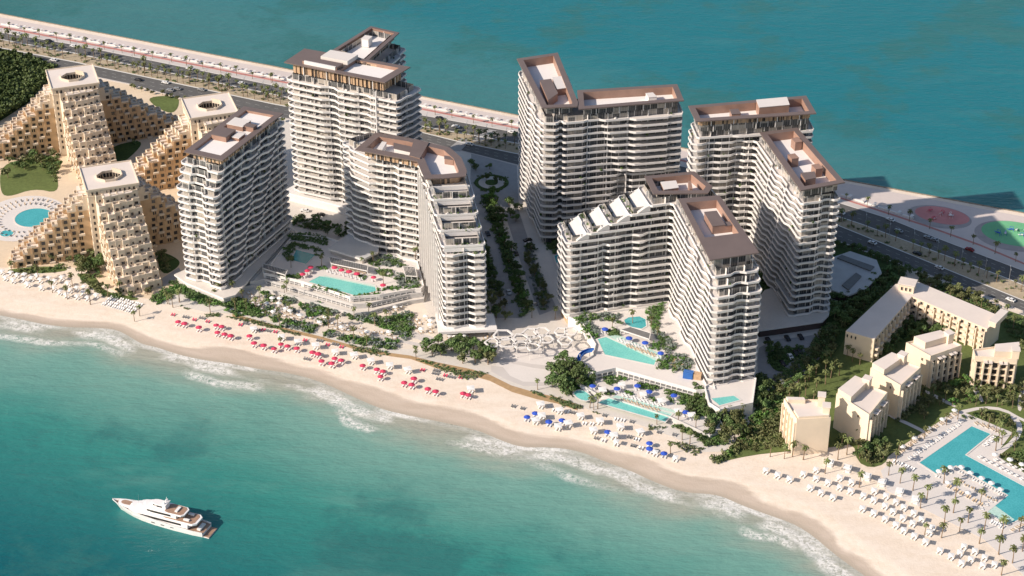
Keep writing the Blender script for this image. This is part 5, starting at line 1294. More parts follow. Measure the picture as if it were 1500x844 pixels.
for q in ([(1227, 650), (1256, 646), (1262, 640), (1240, 640)], [(1304, 615), (1320, 605), (1352, 583), (1360, 590), (1320, 618)], [(1350, 560), (1420, 552), (1414, 575), (1380, 580)], [(1422, 563), (1492, 566), (1495, 580), (1430, 580)], [(1260, 660), (1294, 655), (1296, 674), (1274, 680)], [(1404, 612), (1440, 604), (1470, 612), (1474, 625), (1440, 615)], [(1470, 668), (1500, 660), (1500, 690)]):
    shrubs(q, 7, .9, 1.6, [TL, BL], 0, *gH)
gS = ('shrub in the gardens of the sandstone hotels', 'shrubs in the sandstone hotel gardens')
for q in ([(10, 232), (85, 226), (88, 236), (30, 246)], [(70, 240), (84, 242), (84, 272), (72, 255)], [(20, 398), (96, 388), (96, 396), (40, 402)], [(96, 372), (140, 372), (150, 405), (130, 410)], [(112, 400), (150, 430), (205, 434), (160, 437), (120, 414)], [(228, 370), (252, 382), (250, 395), (238, 398)], [(178, 200), (205, 202), (200, 212)]):
    shrubs(q, 7, 1.0, 1.7, [BL, TL], 0, *gS)
gC = ('shrub in the shade between tower and car park', 'shrubs around the shaded car park')
shrubs([(1122, 516), (1135, 511), (1175, 508), (1176, 520), (1150, 533), (1146, 546), (1130, 540)], 6, 1, 1.6, [BL], 0, *gC); shrubs([(1108, 550), (1130, 560), (1130, 590), (1108, 600)], 6, 1, 1.8, [BL], 0, *gC); shrubs([(1112, 380), (1150, 440), (1152, 466), (1114, 466)], 7, 1.2, 2, [BL], 0, *gC)
shrubs([(425, 318), (470, 324), (500, 332), (498, 340), (430, 332)], 6, 1, 1.6, [BL], 0, *gC); shrubs([(800, 340), (824, 340), (824, 372), (806, 372)], 6, 1, 1.7, [BL], 0, *gC); shrubs([(498, 345), (520, 330), (522, 336), (504, 352)], 6, 1, 1.6, [BL], 0, *gC)
SB.sort(key=lambda q: q[1])
for (xa, xb, st) in ((-5, 430, 5), (612, 762, 5), (1222, 1510, 7)):
    x = xa
    while x < xb:
        y0, y1 = interp_line(L_n2, x), interp_line(L_m1, x); wx, wy = W(x, lerp(y0, y1, rv.uniform(.2, .85)), .17)
        if rv.random() < .8: SB.append((wx, wy, .17, rv.uniform(.5, 1.2), rv.choice([TL, BL, DU]), 'shrub on the road median', 'shrubs on the median'))
        x += st
SB.sort(key=lambda q: q[1]); print('shrubs', len(SB))
mass = {}
for i, (x, y, z, r_, mt, lab, grp) in enumerate(SB):
    me, bsrc = rv.choice(BUSH[mt]); a = rv.uniform(0, 6.28); sx = r_*rv.uniform(.85, 1.2)
    if i < 290:
        o = bpy.data.objects.new('shrub', me); C.objects.link(o); o.location = (x, y, z); o.rotation_euler = (0, 0, a); o.scale = (sx, r_, r_*rv.uniform(.8, 1.1)); tag(o, lab, 'shrub', grp)
    else:
        b = mass.setdefault(mt, mb(mt)); ca, sa = math.cos(a), math.sin(a); k = len(b.v); V = np.array([tuple(v) for v in bsrc.v])
        P = np.stack([x+(V[:, 0]*ca-V[:, 1]*sa)*sx, y+(V[:, 0]*sa+V[:, 1]*ca)*r_, z+V[:, 2]*r_*.9], -1)
        b.v += P.tolist(); b.f += [tuple(k+t_ for t_ in f) for f in bsrc.f]; b.m += [0]*len(bsrc.f)
allb = MB()
for mt, b in mass.items():
    allb.mat(mt); k = len(allb.v); allb.v += b.v; allb.f += [tuple(k+t_ for t_ in f) for f in b.f]; allb.m += [allb.cur]*len(b.f)
if allb.v:
    o = allb.build('shrubbery'); tag(o, 'shrubs and hedges filling the farther beds', 'shrubs', kind='stuff')
# dark wood at the left edge
b = mb('wood_leaf')
wood = [(-30, 70), (0, 82), (30, 87), (62, 97), (80, 108), (75, 116), (60, 130), (40, 152), (0, 178), (-30, 190)]
for x, y in scatter(wood, 5.2, rv):
    wx, wy = W(x, y, 0); leafball(b, Vector((wx, wy, rv.uniform(3.2, 5))), rv.uniform(2.4, 3.4), 110, rv, .8, .62)
o = b.build('woodland'); tag(o, 'dark dense wood between the road and the far left hotel', 'wood', kind='stuff')
sheet('ground_cover', WL(wood), .1, 'lawn_shady')

# ================================================================== beach furniture
SHDIR = math.atan2(-.94, -.34)
def lounger_mesh(cush):
    b = mb('white_plastic'); b.box(0, .0, .28, .72, 1.35, .10); b.box(0, -1.0, .50, .72, .85, .09, 0, math.radians(-38))
    b.box(-.3, .55, .13, .07, .07, .26); b.box(.3, .55, .13, .07, .07, .26); b.box(-.3, -.6, .13, .07, .07, .26); b.box(.3, -.6, .13, .07, .07, .26)
    b.mat(cush); b.box(0, 0, .36, .66, 1.3, .07); b.box(0, -1.0, .57, .66, .8, .07, 0, math.radians(-38))
    o = b.build('sun_lounger'); me = o.data; bpy.data.objects.remove(o); return me, b
LG = {k: lounger_mesh(k) for k in ('white_cloth', 'red_cloth', 'tan_cloth', 'grey_screen')}
LL = []
def lounger(x, y, z, a, cush, lab, grp): LL.append((x, y, z, a, cush, lab, grp))
def pair(x, y, z, a, cush, lab, grp, gap=1.5, n=2, back=.4):
    """loungers side by side, heads at (x,y), feet pointing along a"""
    ux, uy = math.cos(a), math.sin(a)
    for k in range(n):
        s = (k-(n-1)/2)*gap; lounger(x+ux*back-uy*s, y+uy*back+ux*s, z, a-math.pi/2+rv.uniform(-.06, .06), cush, lab, grp)
def parasol_proto(cloth, r_=1.55, sq=False, h=2.35):
    r = bpy.data.objects.new('parasol', None); C.objects.link(r); b = mb('white_plastic'); b.tube([(0, 0, 0), (0, 0, h+.1)], .045, 5); b.build('pole', r)
    b = mb(cloth); n = 4 if sq else 8
    if sq: r_ *= 1.25
    ph = math.pi/4 if sq else 0; pk = .18 if sq else .42
    i = b.pts([(r_*math.cos(ph+2*math.pi*k/n), r_*math.sin(ph+2*math.pi*k/n), h-(0 if sq else .12)) for k in range(n)]+[(0, 0, h+pk)]+[(r_*math.cos(ph+2*math.pi*k/n), r_*math.sin(ph+2*math.pi*k/n), h-.28) for k in range(n)])
    for k in range(n): j = (k+1) % n; b.face((i+k, i+j, i+n)); b.face((i+n+1+k, i+n+1+j, i+j, i+k))
    b.build('canopy', r); return Proto(r)
PR = parasol_proto('red_cloth'); PB = parasol_proto('blue_cloth', 1.65); PW = parasol_proto('white_cloth', 1.3, True); PC = parasol_proto('white_cloth', 1.9, True, 2.6); PT = parasol_proto('white_cloth', 1.4)
def para(P, x, y, z, lab, grp): P.put((x, y, z), rv.uniform(0, .4) if P is not PW else R_(-20), rv.uniform(.94, 1.06), lab, 'parasol', grp)
U = SHDIR
reds = ZM([(78, 265), (112, 275), (192, 297), (287, 283), (317, 290), (294, 323), (332, 332), (366, 343), (470, 343), (495, 383), (548, 396), (605, 412), (643, 387), (678, 398), (730, 411), (817, 434), (847, 442), (866, 481), (922, 494), (938, 466), (973, 476),
           (1092, 506), (1170, 527), (1203, 536), (1190, 565), (1320, 600), (1373, 578), (1361, 611), (1450, 635), (1493, 648)], 3.75, 240, 400)+[(678.5, 575.8), (685.7, 577.5)]
for px, py in reds:
    x, y = W(px, py, 2.4); para(PR, x, y, 0, 'red parasol over two loungers on the sand', 'red parasols on the beach')
    pair(x, y, 0, U, 'white_cloth', 'white lounger under a red beach parasol', 'loungers under the red parasols')
for px, py in ZM([(50, 228), (167, 255), (240, 265), (420, 283), (545, 312), (612, 322), (775, 368), (898, 393), (975, 405), (1420, 532)], 3.75, 240, 400)+ZM([(90, 478), (245, 515), (350, 528)], 4.69, 600, 440):
    x, y = W(px, py, .5); pair(x, y, 0, U, 'red_cloth', 'lounger with a red cushion on the upper beach', 'red cushioned loungers', 1.3)
for px, py in ZM([(120, 240), (210, 245), (570, 315), (855, 370), (940, 390), (785, 470), (510, 310), (1490, 550), (450, 275)], 3.75, 240, 400)+ZM([(185, 480), (205, 540), (290, 525)], 4.69, 600, 440):
    x, y = W(px, py, .5); pair(x, y, 0, U, 'grey_screen', 'dark cushioned lounger in an open row on the sand', 'dark loungers on the red parasol beach', 1.3, 3)
for px, py in ZM([(493, 300), (645, 345), (737, 370), (833, 392), (940, 425), (1045, 445), (1137, 475), (1240, 500), (1340, 525)], 3.75, 240, 400)+[(689.5, 568)]:
    x, y = W(px, py, 2.6); para(PC, x, y, 0, 'large white square parasol on the red parasol beach', 'white square parasols on the left beach'); pair(x, y, 0, U, 'white_cloth', 'lounger under a large white square parasol', 'loungers under the large white parasols')
blues = ZM([(863, 772), (807, 797), (1047, 820), (957, 832)], 4.69, 600, 440)+ZM([(1238, 270)], 3.75, 560, 560)+ZM([(193, 107), (193, 138), (273, 162)], 3.75, 900, 620)
for px, py in blues:
    x, y = W(px, py, 2.4); para(PB, x, y, 0, 'blue parasol over white loungers on the sand', 'blue parasols on the beach'); pair(x, y, 0, U, 'white_cloth', 'white lounger under a blue beach parasol', 'loungers under the blue parasols')
for px, py in ZM([(870, 118), (975, 148), (1090, 178), (1195, 208), (1308, 238), (1418, 266), (875, 180), (842, 205), (965, 238), (1022, 222), (1160, 258), (1272, 288), (1285, 322)], 3.75, 560, 560)+ZM([(335, 183), (225, 155)], 3.75, 900, 620):
    x, y = W(px, py, 2.4); para(PC if py < 640 else PW, x, y, 0, 'white square parasol among the blue ones', 'white parasols on the blue parasol beach'); pair(x, y, 0, U, 'white_cloth', 'white lounger under a white parasol near the blue ones', 'loungers under the middle white parasols')
for px, py in ZM([(720, 130), (770, 142), (945, 152), (1015, 160), (1045, 165), (1110, 225), (1150, 228), (1220, 180), (1285, 202), (1320, 208), (1370, 215), (1175, 305), (1215, 318), (1360, 298), (1395, 310), (1380, 348), (1420, 360)], 3.75, 560, 560)+ZM([(80, 75), (125, 88), (245, 48), (330, 62), (100, 122), (145, 138)], 3.75, 900, 620):
    x, y = W(px, py, .5); pair(x, y, 0, U, rv.choice(['grey_screen', 'white_cloth']), 'lounger without parasol on the blue parasol beach', 'open loungers on the blue parasol beach', 1.3, 2)
UR = math.atan2(-.80, -.60)
rw = ZM([(75, 300), (135, 325), (195, 345), (265, 318), (330, 297), (330, 340), (300, 388), (355, 412), (415, 435), (390, 362), (450, 338), (450, 385), (510, 360), (505, 405), (570, 428), (625, 405), (622, 450), (685, 430), (680, 480), (735, 458), (720, 508),
         (775, 487), (770, 540), (825, 517), (820, 568), (865, 547), (565, 493), (622, 517), (680, 545), (735, 577), (775, 605), (828, 632), (885, 662), (958, 705), (1015, 735), (1068, 770), (1060, 718), (1115, 750), (1080, 685), (1135, 710), (1185, 740), (1175, 780), (1235, 775), (920, 590), (905, 615)], 3.46, 1100, 600)
for px, py in rw:
    x, y = W(px, py, 2.35); para(PW, x, y, 0, 'small white square parasol in the right hotel rows', 'white parasols on the right hotel beach'); pair(x, y, 0, UR, 'white_cloth', 'white lounger in the right hotel rows', 'loungers on the right hotel beach')
for px, py in ZM([(490, 290), (590, 332), (665, 362), (755, 408), (835, 448), (400, 262)], 3.46, 1100, 600):
    x, y = W(px, py, 2.6); r = thing('beach_cabana', 'white cloth cabana at the back of the right hotel beach', 'cabana', (x, y, 0), R_(-20), 'cabanas on the right hotel beach')
    b = mb('white_cloth'); b.box(0, 0, 2.6, 3.4, 3.4, .15); b.box(0, 0, 2.8, 2.2, 2.2, .3); b.box(0, 1.6, 1.3, 3.2, .1, 2.5); b.build('cloth_roof', r)
    for sx in (-1.5, 1.5):
        for sy in (-1.5, 1.5): b = mb('white_plastic'); b.box(sx, sy, 1.3, .12, .12, 2.6); b.build('post', r)
    b = mb('white_cloth'); b.box(0, 0, .35, 2.2, 2.0, .5); b.build('day_bed', r)
# zigzag pool deck: rows following the water edge
def row(p0, p1, n, z, facing, cush, lab, grp, par=None, plab='', pgrp='', jit=.3, every=2):
    for k in range(n):
        t_ = (k+.5)/n; x, y = W(lerp(p0[0], p1[0], t_), lerp(p0[1], p1[1], t_), z); x += rv.uniform(-jit, jit); y += rv.uniform(-jit, jit)
        pair(x, y, z, facing, cush, lab, grp, 1.15, 2, 0)
        if par and k % every == 0: para(par, x+rv.uniform(-.5, .5), y+1, z, plab, pgrp)
lz = ('white lounger on the deck around the zigzag pool', 'loungers around the zigzag pool'); pz_ = ('white parasol on the deck around the zigzag pool', 'white parasols around the zigzag pool')
row((1318, 664), (1402, 606), 13, .12, R_(-52), 'tan_cloth', *lz, PT, *pz_, every=3); row((1332, 674), (1412, 617), 13, .12, R_(-52), 'white_cloth', *lz)
row((1305, 676), (1340, 690), 4, .12, UR, 'white_cloth', *lz); row((1432, 668), (1500, 703), 9, .12, R_(120), 'white_cloth', *lz); row((1455, 672), (1500, 690), 5, .12, R_(120), 'white_cloth', *lz, PT, *pz_, every=2)
row((1428, 620), (1475, 637), 6, .12, R_(-60), 'tan_cloth', *lz); row((1440, 655), (1458, 640), 3, .12, R_(200), 'white_cloth', *lz)
row((1370, 700), (1396, 690), 3, .12, R_(60), 'white_cloth', *lz, PT, *pz_, every=1); row((1404, 690), (1470, 726), 9, .12, R_(60), 'white_cloth', *lz, PT, *pz_, every=2); row((1396, 700), (1462, 736), 8, .12, R_(60), 'tan_cloth', *lz); row((1434, 748), (1462, 728), 4, .12, R_(0), 'white_cloth', *lz)
row((1385, 712), (1440, 742), 6, .12, UR, 'tan_cloth', *lz, PT, *pz_, every=3); row((1450, 765), (1470, 775), 3, .12, UR, 'white_cloth', *lz); row((1480, 778), (1500, 768), 3, .12, R_(130), 'tan_cloth', *lz)
# upper and lower pool decks of the towers
lb = ('lounger along the pools with blue parasols', 'loungers along the blue parasol pools'); bp_ = ('blue parasol on the pool terraces', 'blue parasols on the pool terraces')
row((904, 498), (948, 514), 8, 5.05, R_(-70), 'white_cloth', *lb); row((918, 507), (962, 523), 8, 5.05, R_(-70), 'tan_cloth', *lb)
row((912, 579), (968, 596), 9, 1.65, R_(-70), 'white_cloth', *lb); row((910, 587), (966, 603), 9, 1.65, R_(-70), 'tan_cloth', *lb); row((852, 568), (865, 574), 3, 1.65, R_(-60), 'white_cloth', *lb)
for px, py in ZM([(233, 145), (357, 192), (440, 215), (520, 268)], 3.5156, 820, 440):
    x, y = W(px, py, 7.6); para(PB, x, y, 5.03, *bp_); pair(x, y, 5.03, R_(-70), 'white_cloth', *lb, n=3)
for px, py in ZM([(170, 437), (295, 452), (400, 437), (460, 468), (588, 487), (648, 572)], 3.5156, 820, 440):
    x, y = W(px, py, 4.1); para(PB, x, y, 1.63, *bp_); pair(x, y, 1.63, R_(-70), 'white_cloth', *lb, n=2)
for px, py in ZM([(220, 460), (430, 480), (320, 430), (525, 515), (610, 565), (680, 590)], 3.5156, 820, 440):
    x, y = W(px, py, 4.1); para(PC, x, y, 1.63, 'white square parasol by the lower infinity pool', 'white parasols by the lower pool'); pair(x, y, 1.63, R_(-70), 'white_cloth', *lb, n=2)
lr_ = ('lounger on the raised terrace with red parasols', 'loungers on the red parasol terrace')
for px, py in ZM([(395, 322), (370, 347), (335, 375), (580, 325), (635, 343), (693, 357), (752, 372), (882, 398), (955, 460)], 5.275, 380, 330):
    x, y = W(px, py, 7.6); para(PR, x, y, 5.25, 'red parasol on the raised pool terrace', 'red parasols on the pool terrace'); pair(x, y, 5.25, R_(-70), 'white_cloth', *lr_)
row((478, 398), (532, 411), 9, 5.25, R_(-70), 'white_cloth', *lr_); row((486, 391), (537, 402), 8, 5.25, R_(-70), 'tan_cloth', *lr_)
# left hotel beach and round pool
ll = ('white lounger on the sandstone hotel beach', 'loungers on the sandstone hotel beach'); lp = ('white parasol on the sandstone hotel beach', 'white parasols on the sandstone hotel beach')
for q in scatter(ZM([(0, 60), (80, 75), (200, 90), (300, 95), (400, 140), (470, 180), (420, 210), (300, 180), (150, 140), (0, 105)], 3.247, 0, 380), 10.5, rv):
    x, y = W(*q); para(PW, x, y, 0, *lp); pair(x, y, 0, U, 'white_cloth', *ll)
for a in range(4):
    row((148+a*4, 446-a*3.4), (196+a*4.5, 459-a*3.4), 7, 0, U, 'white_cloth', *ll)
c = W(34, 320)
for rr, n in ((14, 24), (18, 30)):
    for k in range(n):
        a = R_(40+k*270/n); x, y = c[0]+rr*math.cos(a), c[1]+rr*1.1*math.sin(a); lounger(x+2, y, .15, a+math.pi/2, rv.choice(['tan_cloth', 'grey_screen']), 'lounger on the white terrace around the round pool', 'loungers around the round pool')
LL.sort(key=lambda q: q[1]); print('loungers', len(LL))
rest = MB()
for i, (x, y, z, a, cu, lab, grp) in enumerate(LL):
    me, bs = LG[cu]
    if i < 292:
        o = bpy.data.objects.new('sun_lounger', me); C.objects.link(o); o.location = (x, y, z); o.rotation_euler = (0, 0, a); tag(o, lab, 'sun lounger', grp)
    else:
        ca, sa = math.cos(a), math.sin(a); k = len(rest.v); rest.v += [(x+v[0]*ca-v[1]*sa, y+v[0]*sa+v[1]*ca, z+v[2]) for v in bs.v]
        for f, mi in zip(bs.f, bs.m): rest.mat(bs.mats[mi]); rest.f.append(tuple(k+t_ for t_ in f)); rest.m.append(rest.cur)
o = rest.build('loungers'); tag(o, 'farther sun loungers on decks and the left beach', 'sun loungers', kind='stuff')

# garden restaurant: tables with chairs
r0 = bpy.data.objects.new('dining_set', None); C.objects.link(r0)
b = mb('white_plastic'); b.cone(0, 0, .70, .76, .62, .62, 10); b.cone(0, 0, 0, .7, .08, .06, 6); b.build('table', r0)
for k in range(4):
    a = R_(45+90*k); b = mb('tan_cloth' if True else ''); b.box(math.cos(a)*1.0, math.sin(a)*1.0, .43, .5, .5, .1, a); b.box(math.cos(a)*1.23, math.sin(a)*1.23, .7, .07, .5, .5, a); b.build('chair', r0)
DS = Proto(r0)
dz = [Z2([(450, 110), (640, 150), (760, 240), (960, 270), (1240, 330), (1270, 365), (1000, 330), (820, 280), (640, 240), (520, 230)]), Z2([(1380, 250), (1460, 250), (1480, 330), (1380, 340)]), [(648, 498), (720, 490), (724, 496), (660, 506)], Z2([(1180, 220), (1330, 180), (1320, 200), (1200, 235)])]
for i, q in enumerate(dz):
    for x, y in scatter(q, 9, rv):
        wx, wy = W(x, y); DS.put((wx, wy, .05), rv.uniform(0, 1.5), 1.1, 'round white table with four tan chairs in the beach garden', 'dining set', 'garden dining sets')
        if rv.random() < .4: para(PT, wx+rv.uniform(-.6, .6), wy+.3, .05, 'white parasol shading a garden dining table', 'white parasols in the beach garden')
# ================================================================== cars, lamps, benches
def car_proto(paint):
    r = bpy.data.objects.new('parked_car', None); C.objects.link(r); b = mb(paint)
    prof = [(-2.25, .35), (-2.3, .75), (-2.1, .95), (-1.0, 1.02), (-.3, 1.42), (1.1, 1.45), (1.85, 1.02), (2.25, .95), (2.3, .4)]
    i = b.pts([(x, -.9+(.12 if z > 1.1 else 0), z) for x, z in prof]); j = b.pts([(x, .9-(.12 if z > 1.1 else 0), z) for x, z in prof]); n = len(prof)
    for k in range(n): q = (k+1) % n; b.face((i+k, i+q, j+q, j+k))
    b.face(tuple(reversed(range(i, i+n)))); b.face(tuple(range(j, j+n))); b.build('body', r)
    b = mb('window_dark'); b.quad((-.95, -.74, 1.06), (-.95, .74, 1.06), (-.35, .7, 1.41), (-.35, -.7, 1.41)); b.quad((1.8, -.72, 1.07), (1.8, .72, 1.07), (1.18, .7, 1.43), (1.18, -.7, 1.43))
    for s in (-1, 1): b.quad((-.8, s*.92, 1.04), (1.6, s*.92, 1.04), (1.05, s*.80, 1.38), (-.3, s*.80, 1.38))
    b.build('glazing', r)
    for x in (-1.45, 1.4):
        for y in (-.85, .85): b = mb('rubber'); b.tube([(x, y-.1, .34), (x, y+.1, .34)], .34, 10); b.build('wheel', r)
    return Proto(r)
CP = {k: car_proto(v) for k, v in (('w', 'car_white'), ('s', 'car_silver'), ('b', 'car_black'), ('r', 'car_red'))}
CN = {'w': 'white car', 's': 'silver car', 'b': 'black car', 'r': 'dark red car'}
def car(px, py, k, where, grp, ang=None, z=.07):
    x, y = W(px, py, z)
    if ang is None:
        a = W(px-15, interp_line(L_m1, px-15)); c_ = W(px+15, interp_line(L_m1, px+15)); ang = math.atan2(c_[1]-a[1], c_[0]-a[0])
    CP[k].put((x, y, z), ang+rv.uniform(-.02, .02), 1.04, CN[k]+where, 'car', grp)
rd = ' driving on the coast road behind the hotels'
for x, y, k in [(95, 190, 'w'), (40, 300, 'w'), (265, 228, 'b'), (405, 258, 'w'), (295, 335, 'w'), (568, 312, 'b'), (910, 458, 'w'), (760, 443, 'b'), (1043, 382, 'w'), (1108, 497, 's'), (1325, 462, 'w'), (935, 500, 's'), (975, 492, 's')]: car(x/3.75, y/3.75, k, rd, 'cars on the coast road')
for x, y, k in [(968, 272, 'b'), (1128, 413, 'w'), (1357, 348, 'w'), (1055, 318, 'w')]: car(380+x/3.67, 100+y/3.67, k, rd, 'cars on the coast road')
for x, y, k in [(400, 357, 'w'), (120, 318, 'w'), (298, 487, 'w'), (550, 548, 'b'), (675, 627, 'w'), (445, 420, 's'), (610, 458, 's'), (645, 470, 's'), (845, 525, 'r'), (1075, 808, 'w')]: car(1200+x/3.837, 230+y/3.837, k, rd, 'cars on the coast road')
for x, y, k in [(245, 770, 'w'), (330, 792, 'b')]: car(380+x/3.67, 100+y/3.67, k, ' parked in the court behind the left pool terrace', 'cars behind the left pool', R_(-15))
for x, y, k, a in [(225, 433, 'b', 105), (318, 692, 's', 100), (350, 520, 'b', 105), (400, 462, 'b', 20), (405, 478, 's', 20), (190, 640, 'b', 100), (428, 745, 's', 20)]: car(640+x/3.014, 200+y/3.014, k, ' on the shaded central avenue', 'cars on the avenue', R_(a))
for x, y, k in [(715, 105, 'b'), (862, 90, 'b'), (965, 80, 'b'), (885, 232, 'w'), (925, 205, 'b'), (955, 195, 'b'), (825, 285, 'b'), (760, 430, 'b'), (820, 425, 's'), (695, 478, 's')]: car(990+x/5.277, 480+y/5.277, k, ' in the shaded car park by the right tower', 'cars in the shaded car park', R_(105))
r0 = bpy.data.objects.new('street_lamp', None); C.objects.link(r0); b = mb('steel'); b.tube([(0, 0, 0), (0, 0, 9.5)], [.13, .08], 6); b.build('pole', r0)
for s in (-1, 1): b = mb('steel'); b.tube([(0, 0, 9.3), (0, s*1.6, 9.7)], .06, 5); b.box(0, s*1.9, 9.7, .35, .9, .12); b.build('lamp_head', r0)
SLP = Proto(r0)
for x in list(np.arange(5, 420, 27.3))+list(np.arange(626, 757, 29))+list(np.arange(1267, 1500, 35)):
    y = (interp_line(L_n2, x)*.62+interp_line(L_m1, x)*.38); q = W(x, y); SLP.put((q[0], q[1], .18), R_(-8), 1, 'double headed street lamp on the road median', 'street lamp', 'street lamps on the median')
r0 = bpy.data.objects.new('promenade_bench', None); C.objects.link(r0); b = mb('white_render'); b.box(0, 0, .3, 6.5, 1.1, .6); b.box(2.2, .0, 1.6, 1.6, 2.6, .12); b.build('seat', r0); b = mb('steel'); b.box(2.2, 0, .8, .12, .12, 1.6); b.build('post', r0)
BP = Proto(r0)
for x in list(np.arange(8, 420, 12.))+list(np.arange(618, 757, 15.))+list(np.arange(1240, 1340, 18.)):
    y = interp_line(L_tr1, x)-2.8; q = W(x, y); q2 = W(x+8, interp_line(L_tr1, x+8)-2.8); BP.put((q[0], q[1], .1), math.atan2(q2[1]-q[1], q2[0]-q[0]), 1, 'long white bench with a small shade beside the cycle track', 'bench', 'benches along the cycle track')
# playground equipment
rs = random.Random(8)
for (cx, cy, n, lab, grp, mats) in ((1380, 316, 7, 'climbing frame on the pink playground oval', 'play frames on the pink playground', ['play_pink', 'white_plastic', 'red_cloth']), (1482, 342, 7, 'climbing frame on the green playground oval', 'play frames on the green playground', ['white_plastic', 'play_green', 'blue_cloth'])):
    for k in range(n):
        q = W(cx+rs.uniform(-24, 24) if n else 0, cy+rs.uniform(-6, 6)+0); r = thing('play_frame', lab, 'playground equipment', (q[0], q[1], .17), rs.uniform(0, 3), grp)
        mt = rs.choice(mats); b = mb(mt); s = rs.uniform(.7, 1.3)
        for a in (-1, 1): b.tube([(a*1.2*s, -.8, 0), (a*.9*s, 0, 2.4*s), (a*1.2*s, .8, 0)], .09, 5)
        b.tube([(-.9*s, 0, 2.4*s), (.9*s, 0, 2.4*s)], .09, 5); b.build('frame', r)
        b = mb(rs.choice(mats)); b.box(0, 0, 1.1*s, 1.4*s, 1.0, .15); b.box(1.5*s, 0, .7*s, 2.2*s, .6, .08, 0, 0); b.build('platform', r)
# ================================================================== yacht
st_ = W(303, 777, 0); bw_ = W(165, 733, 2.6); ang = math.atan2(bw_[1]-st_[1], bw_[0]-st_[0]); LY = math.hypot(bw_[0]-st_[0], bw_[1]-st_[1])
Y = thing('motor_yacht', 'white three deck motor yacht lying at anchor off the beach', 'yacht', (st_[0], st_[1], -1.0), ang)
S = [(0, 3.9, 3.6, 2.3), (.1, 4.25, 4.0, 2.3), (.3, 4.5, 4.2, 2.7), (.5, 4.45, 4.0, 3.3), (.65, 4.2, 3.4, 3.6), (.78, 3.5, 2.4, 3.9), (.88, 2.4, 1.3, 4.2), (.95, 1.25, .45, 4.4), (1.0, .12, .05, 4.6)]
b = mb('yacht_white'); rows_ = []
for (t_, dk, wl, hz) in S:
    x = t_*LY; xw = x-(t_**4)*4.0
    rows_.append(b.pts([(xw, -wl, -.3), (lerp(xw, x, .5), -(wl*.35+dk*.65), hz*.5), (x, -dk, hz), (x, -max(.05, dk-.25), hz), (x, -max(.04, dk-.25), hz-.7), (x, max(.04, dk-.25), hz-.7), (x, max(.05, dk-.25), hz), (x, dk, hz), (lerp(xw, x, .5), wl*.35+dk*.65, hz*.5), (xw, wl, -.3)]))
for k in range(len(rows_)-1):
    for j in range(9):
        b.mat('teak' if j == 4 else 'yacht_white'); a, c_ = rows_[k], rows_[k+1]; b.face((a+j, c_+j, c_+j+1, a+j+1))
b.mat('yacht_white'); b.face(tuple(rows_[0]+j for j in range(10))); b.build('hull', Y)
b = mb('teak'); b.box(-1.3, 0, .35, 3.0, 6.6, .25); b.mat('yacht_white'); b.box(-1.3, 0, .12, 3.2, 7.0, .3); b.build('swim_platform', Y)
def tier(name, x0, x1, hw, z0, z1, nose, tail, mat='yacht_white', grow=.25):
    P = []
    for k in range(9):
        a = -math.pi/2+math.pi*k/8; P.append((x1-nose+nose*math.cos(a), hw*math.sin(a)))
    P += [(x0, hw*.92), (x0-tail, hw*.6), (x0-tail, -hw*.6), (x0, -hw*.92)]
    b = mb(mat); n = len(P); i = b.pts([(x, y, z0) for x, y in P]); j = b.pts([(lerp(x, (x0+x1)/2, .05) if x > (x0+x1)/2 else x, y*(1-grow*.25), z1) for x, y in P])
    for k in range(n): q = (k+1) % n; b.face((i+k, i+q, j+q, j+k))
    b.face(tuple(range(j, j+n))); return b.build(name, Y)
tier('main_deckhouse', 7, 38, 3.9, 2.2, 4.5, 9, .5); tier('window_band', 10, 36.5, 3.93, 3.0, 3.9, 8.5, 0, 'window_dark', .12)
tier('upper_deck', 4.5, 36, 4.1, 4.5, 5.2, 9, 1.5); tier('teak_deck', 5, 20, 3.7, 5.2, 5.26, 3, 1, 'teak')
tier('upper_deckhouse', 12.5, 31.5, 3.2, 5.2, 7.2, 7, .3); tier('window_band', 15, 30.5, 3.24, 5.8, 6.7, 6.6, 0, 'window_dark', .15)
tier('bridge_deck', 10, 29, 3.5, 7.2, 7.75, 7, 1.2); tier('teak_deck', 10.5, 19, 3.1, 7.75, 7.8, 3, 1, 'teak'); tier('foredeck_lounge', 34, 42, 2.2, 3.6, 4.6, 4, .5); tier('teak_deck', 36, 40.5, 1.4, 4.6, 4.66, 2, .2, 'teak')
tier('sun_deck_house', 18, 25.5, 1.9, 7.75, 9.3, 3.5, .4); tier('window_band', 19.5, 25.3, 1.96, 8.2, 8.9, 3.4, 0, 'window_dark', .1)
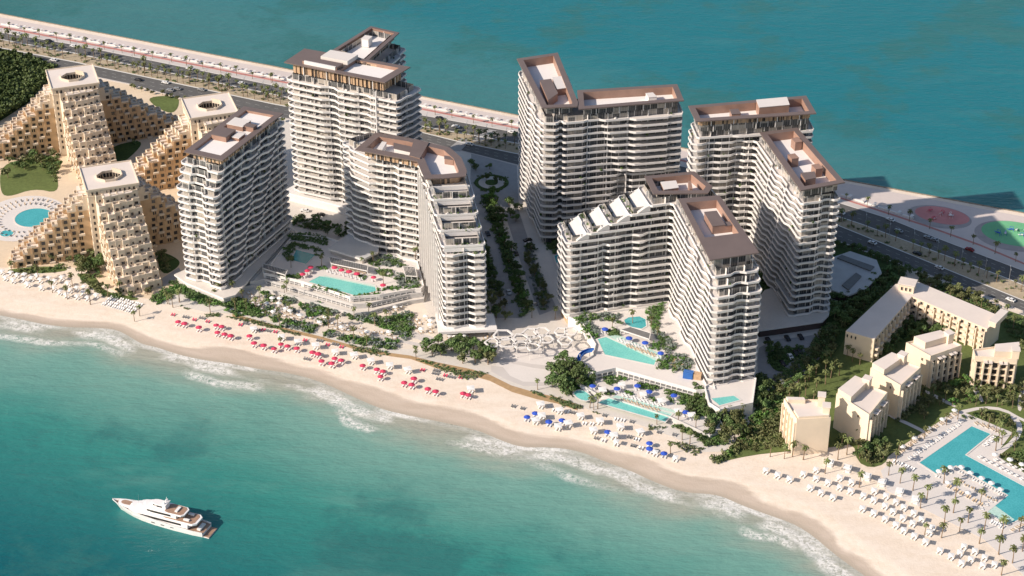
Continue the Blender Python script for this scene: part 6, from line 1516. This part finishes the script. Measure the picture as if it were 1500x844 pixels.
b = mb('yacht_white'); b.box(18.5, 0, 10.1, 2.2, 3.6, .25); b.box(18.3, 1.6, 8.9, .9, .3, 2.6); b.box(18.3, -1.6, 8.9, .9, .3, 2.6); b.build('radar_arch', Y)
b = mb('yacht_white'); b.tube([(18.3, 0, 10.1), (17.9, 0, 13.2)], [.25, .05], 6); b.box(18.1, 0, 11.4, .3, 2.0, .15); b.build('mast', Y)
for sx in (-1, 1): b = mb('yacht_white'); b.cone(18.6, sx*1.2, 10.2, 11.0, .5, .25, 10); b.build('satellite_dome', Y)
b = mb('steel'); b.tube([(31, 1.6, 7), (30.6, 1.6, 12)], .04, 4); b.build('antenna', Y)
b = mb('white_cloth'); b.box(2.5, 0, 2.1, 1.6, 4.6, .7); b.box(8, 2, 5.6, 2.6, 1.0, .6); b.box(8, -2, 5.6, 2.6, 1.0, .6); b.box(13, 0, 8.1, 1.2, 3.4, .5); b.build('deck_sofa', Y)
b = mb('window_dark')
for x in (14, 18.5, 23): 
    for s in (-1, 1): b.box(x, s*4.32, 1.45, 1.6, .25, .35)
b.build('porthole', Y)

# ================================================================== labels: tell the ones of a kind apart by their order in the view
def ordn(n):
    w_ = ['first', 'second', 'third', 'fourth', 'fifth', 'sixth', 'seventh', 'eighth', 'ninth', 'tenth', 'eleventh', 'twelfth']
    if n <= 12: return w_[n-1]
    return '%d%s' % (n, 'th' if 10 <= n % 100 <= 20 else {1: 'st', 2: 'nd', 3: 'rd'}.get(n % 10, 'th'))
print('trees', sum(1 for o in REG if o.get('category') == 'tree'), 'palms', sum(1 for o in REG if o.get('category') == 'palm tree'))
byl = {}
for o in REG: byl.setdefault(o['label'], []).append(o)
for lab, L in byl.items():
    if len(L) < 2: continue
    L.sort(key=lambda o: PX(*o.location)[0] if o.location.length > 1 else PX(*(o.data.vertices[0].co))[0])
    n = len(L)
    for i, o in enumerate(L):
        if i == 0: t_ = 'leftmost one'
        elif i == n-1: t_ = 'rightmost one'
        elif i < n/2: t_ = ordn(i+1)+' from the left'
        else: t_ = ordn(n-i)+' from the right'
        o['label'] = lab+', '+t_
bpy.context.view_layer.update()
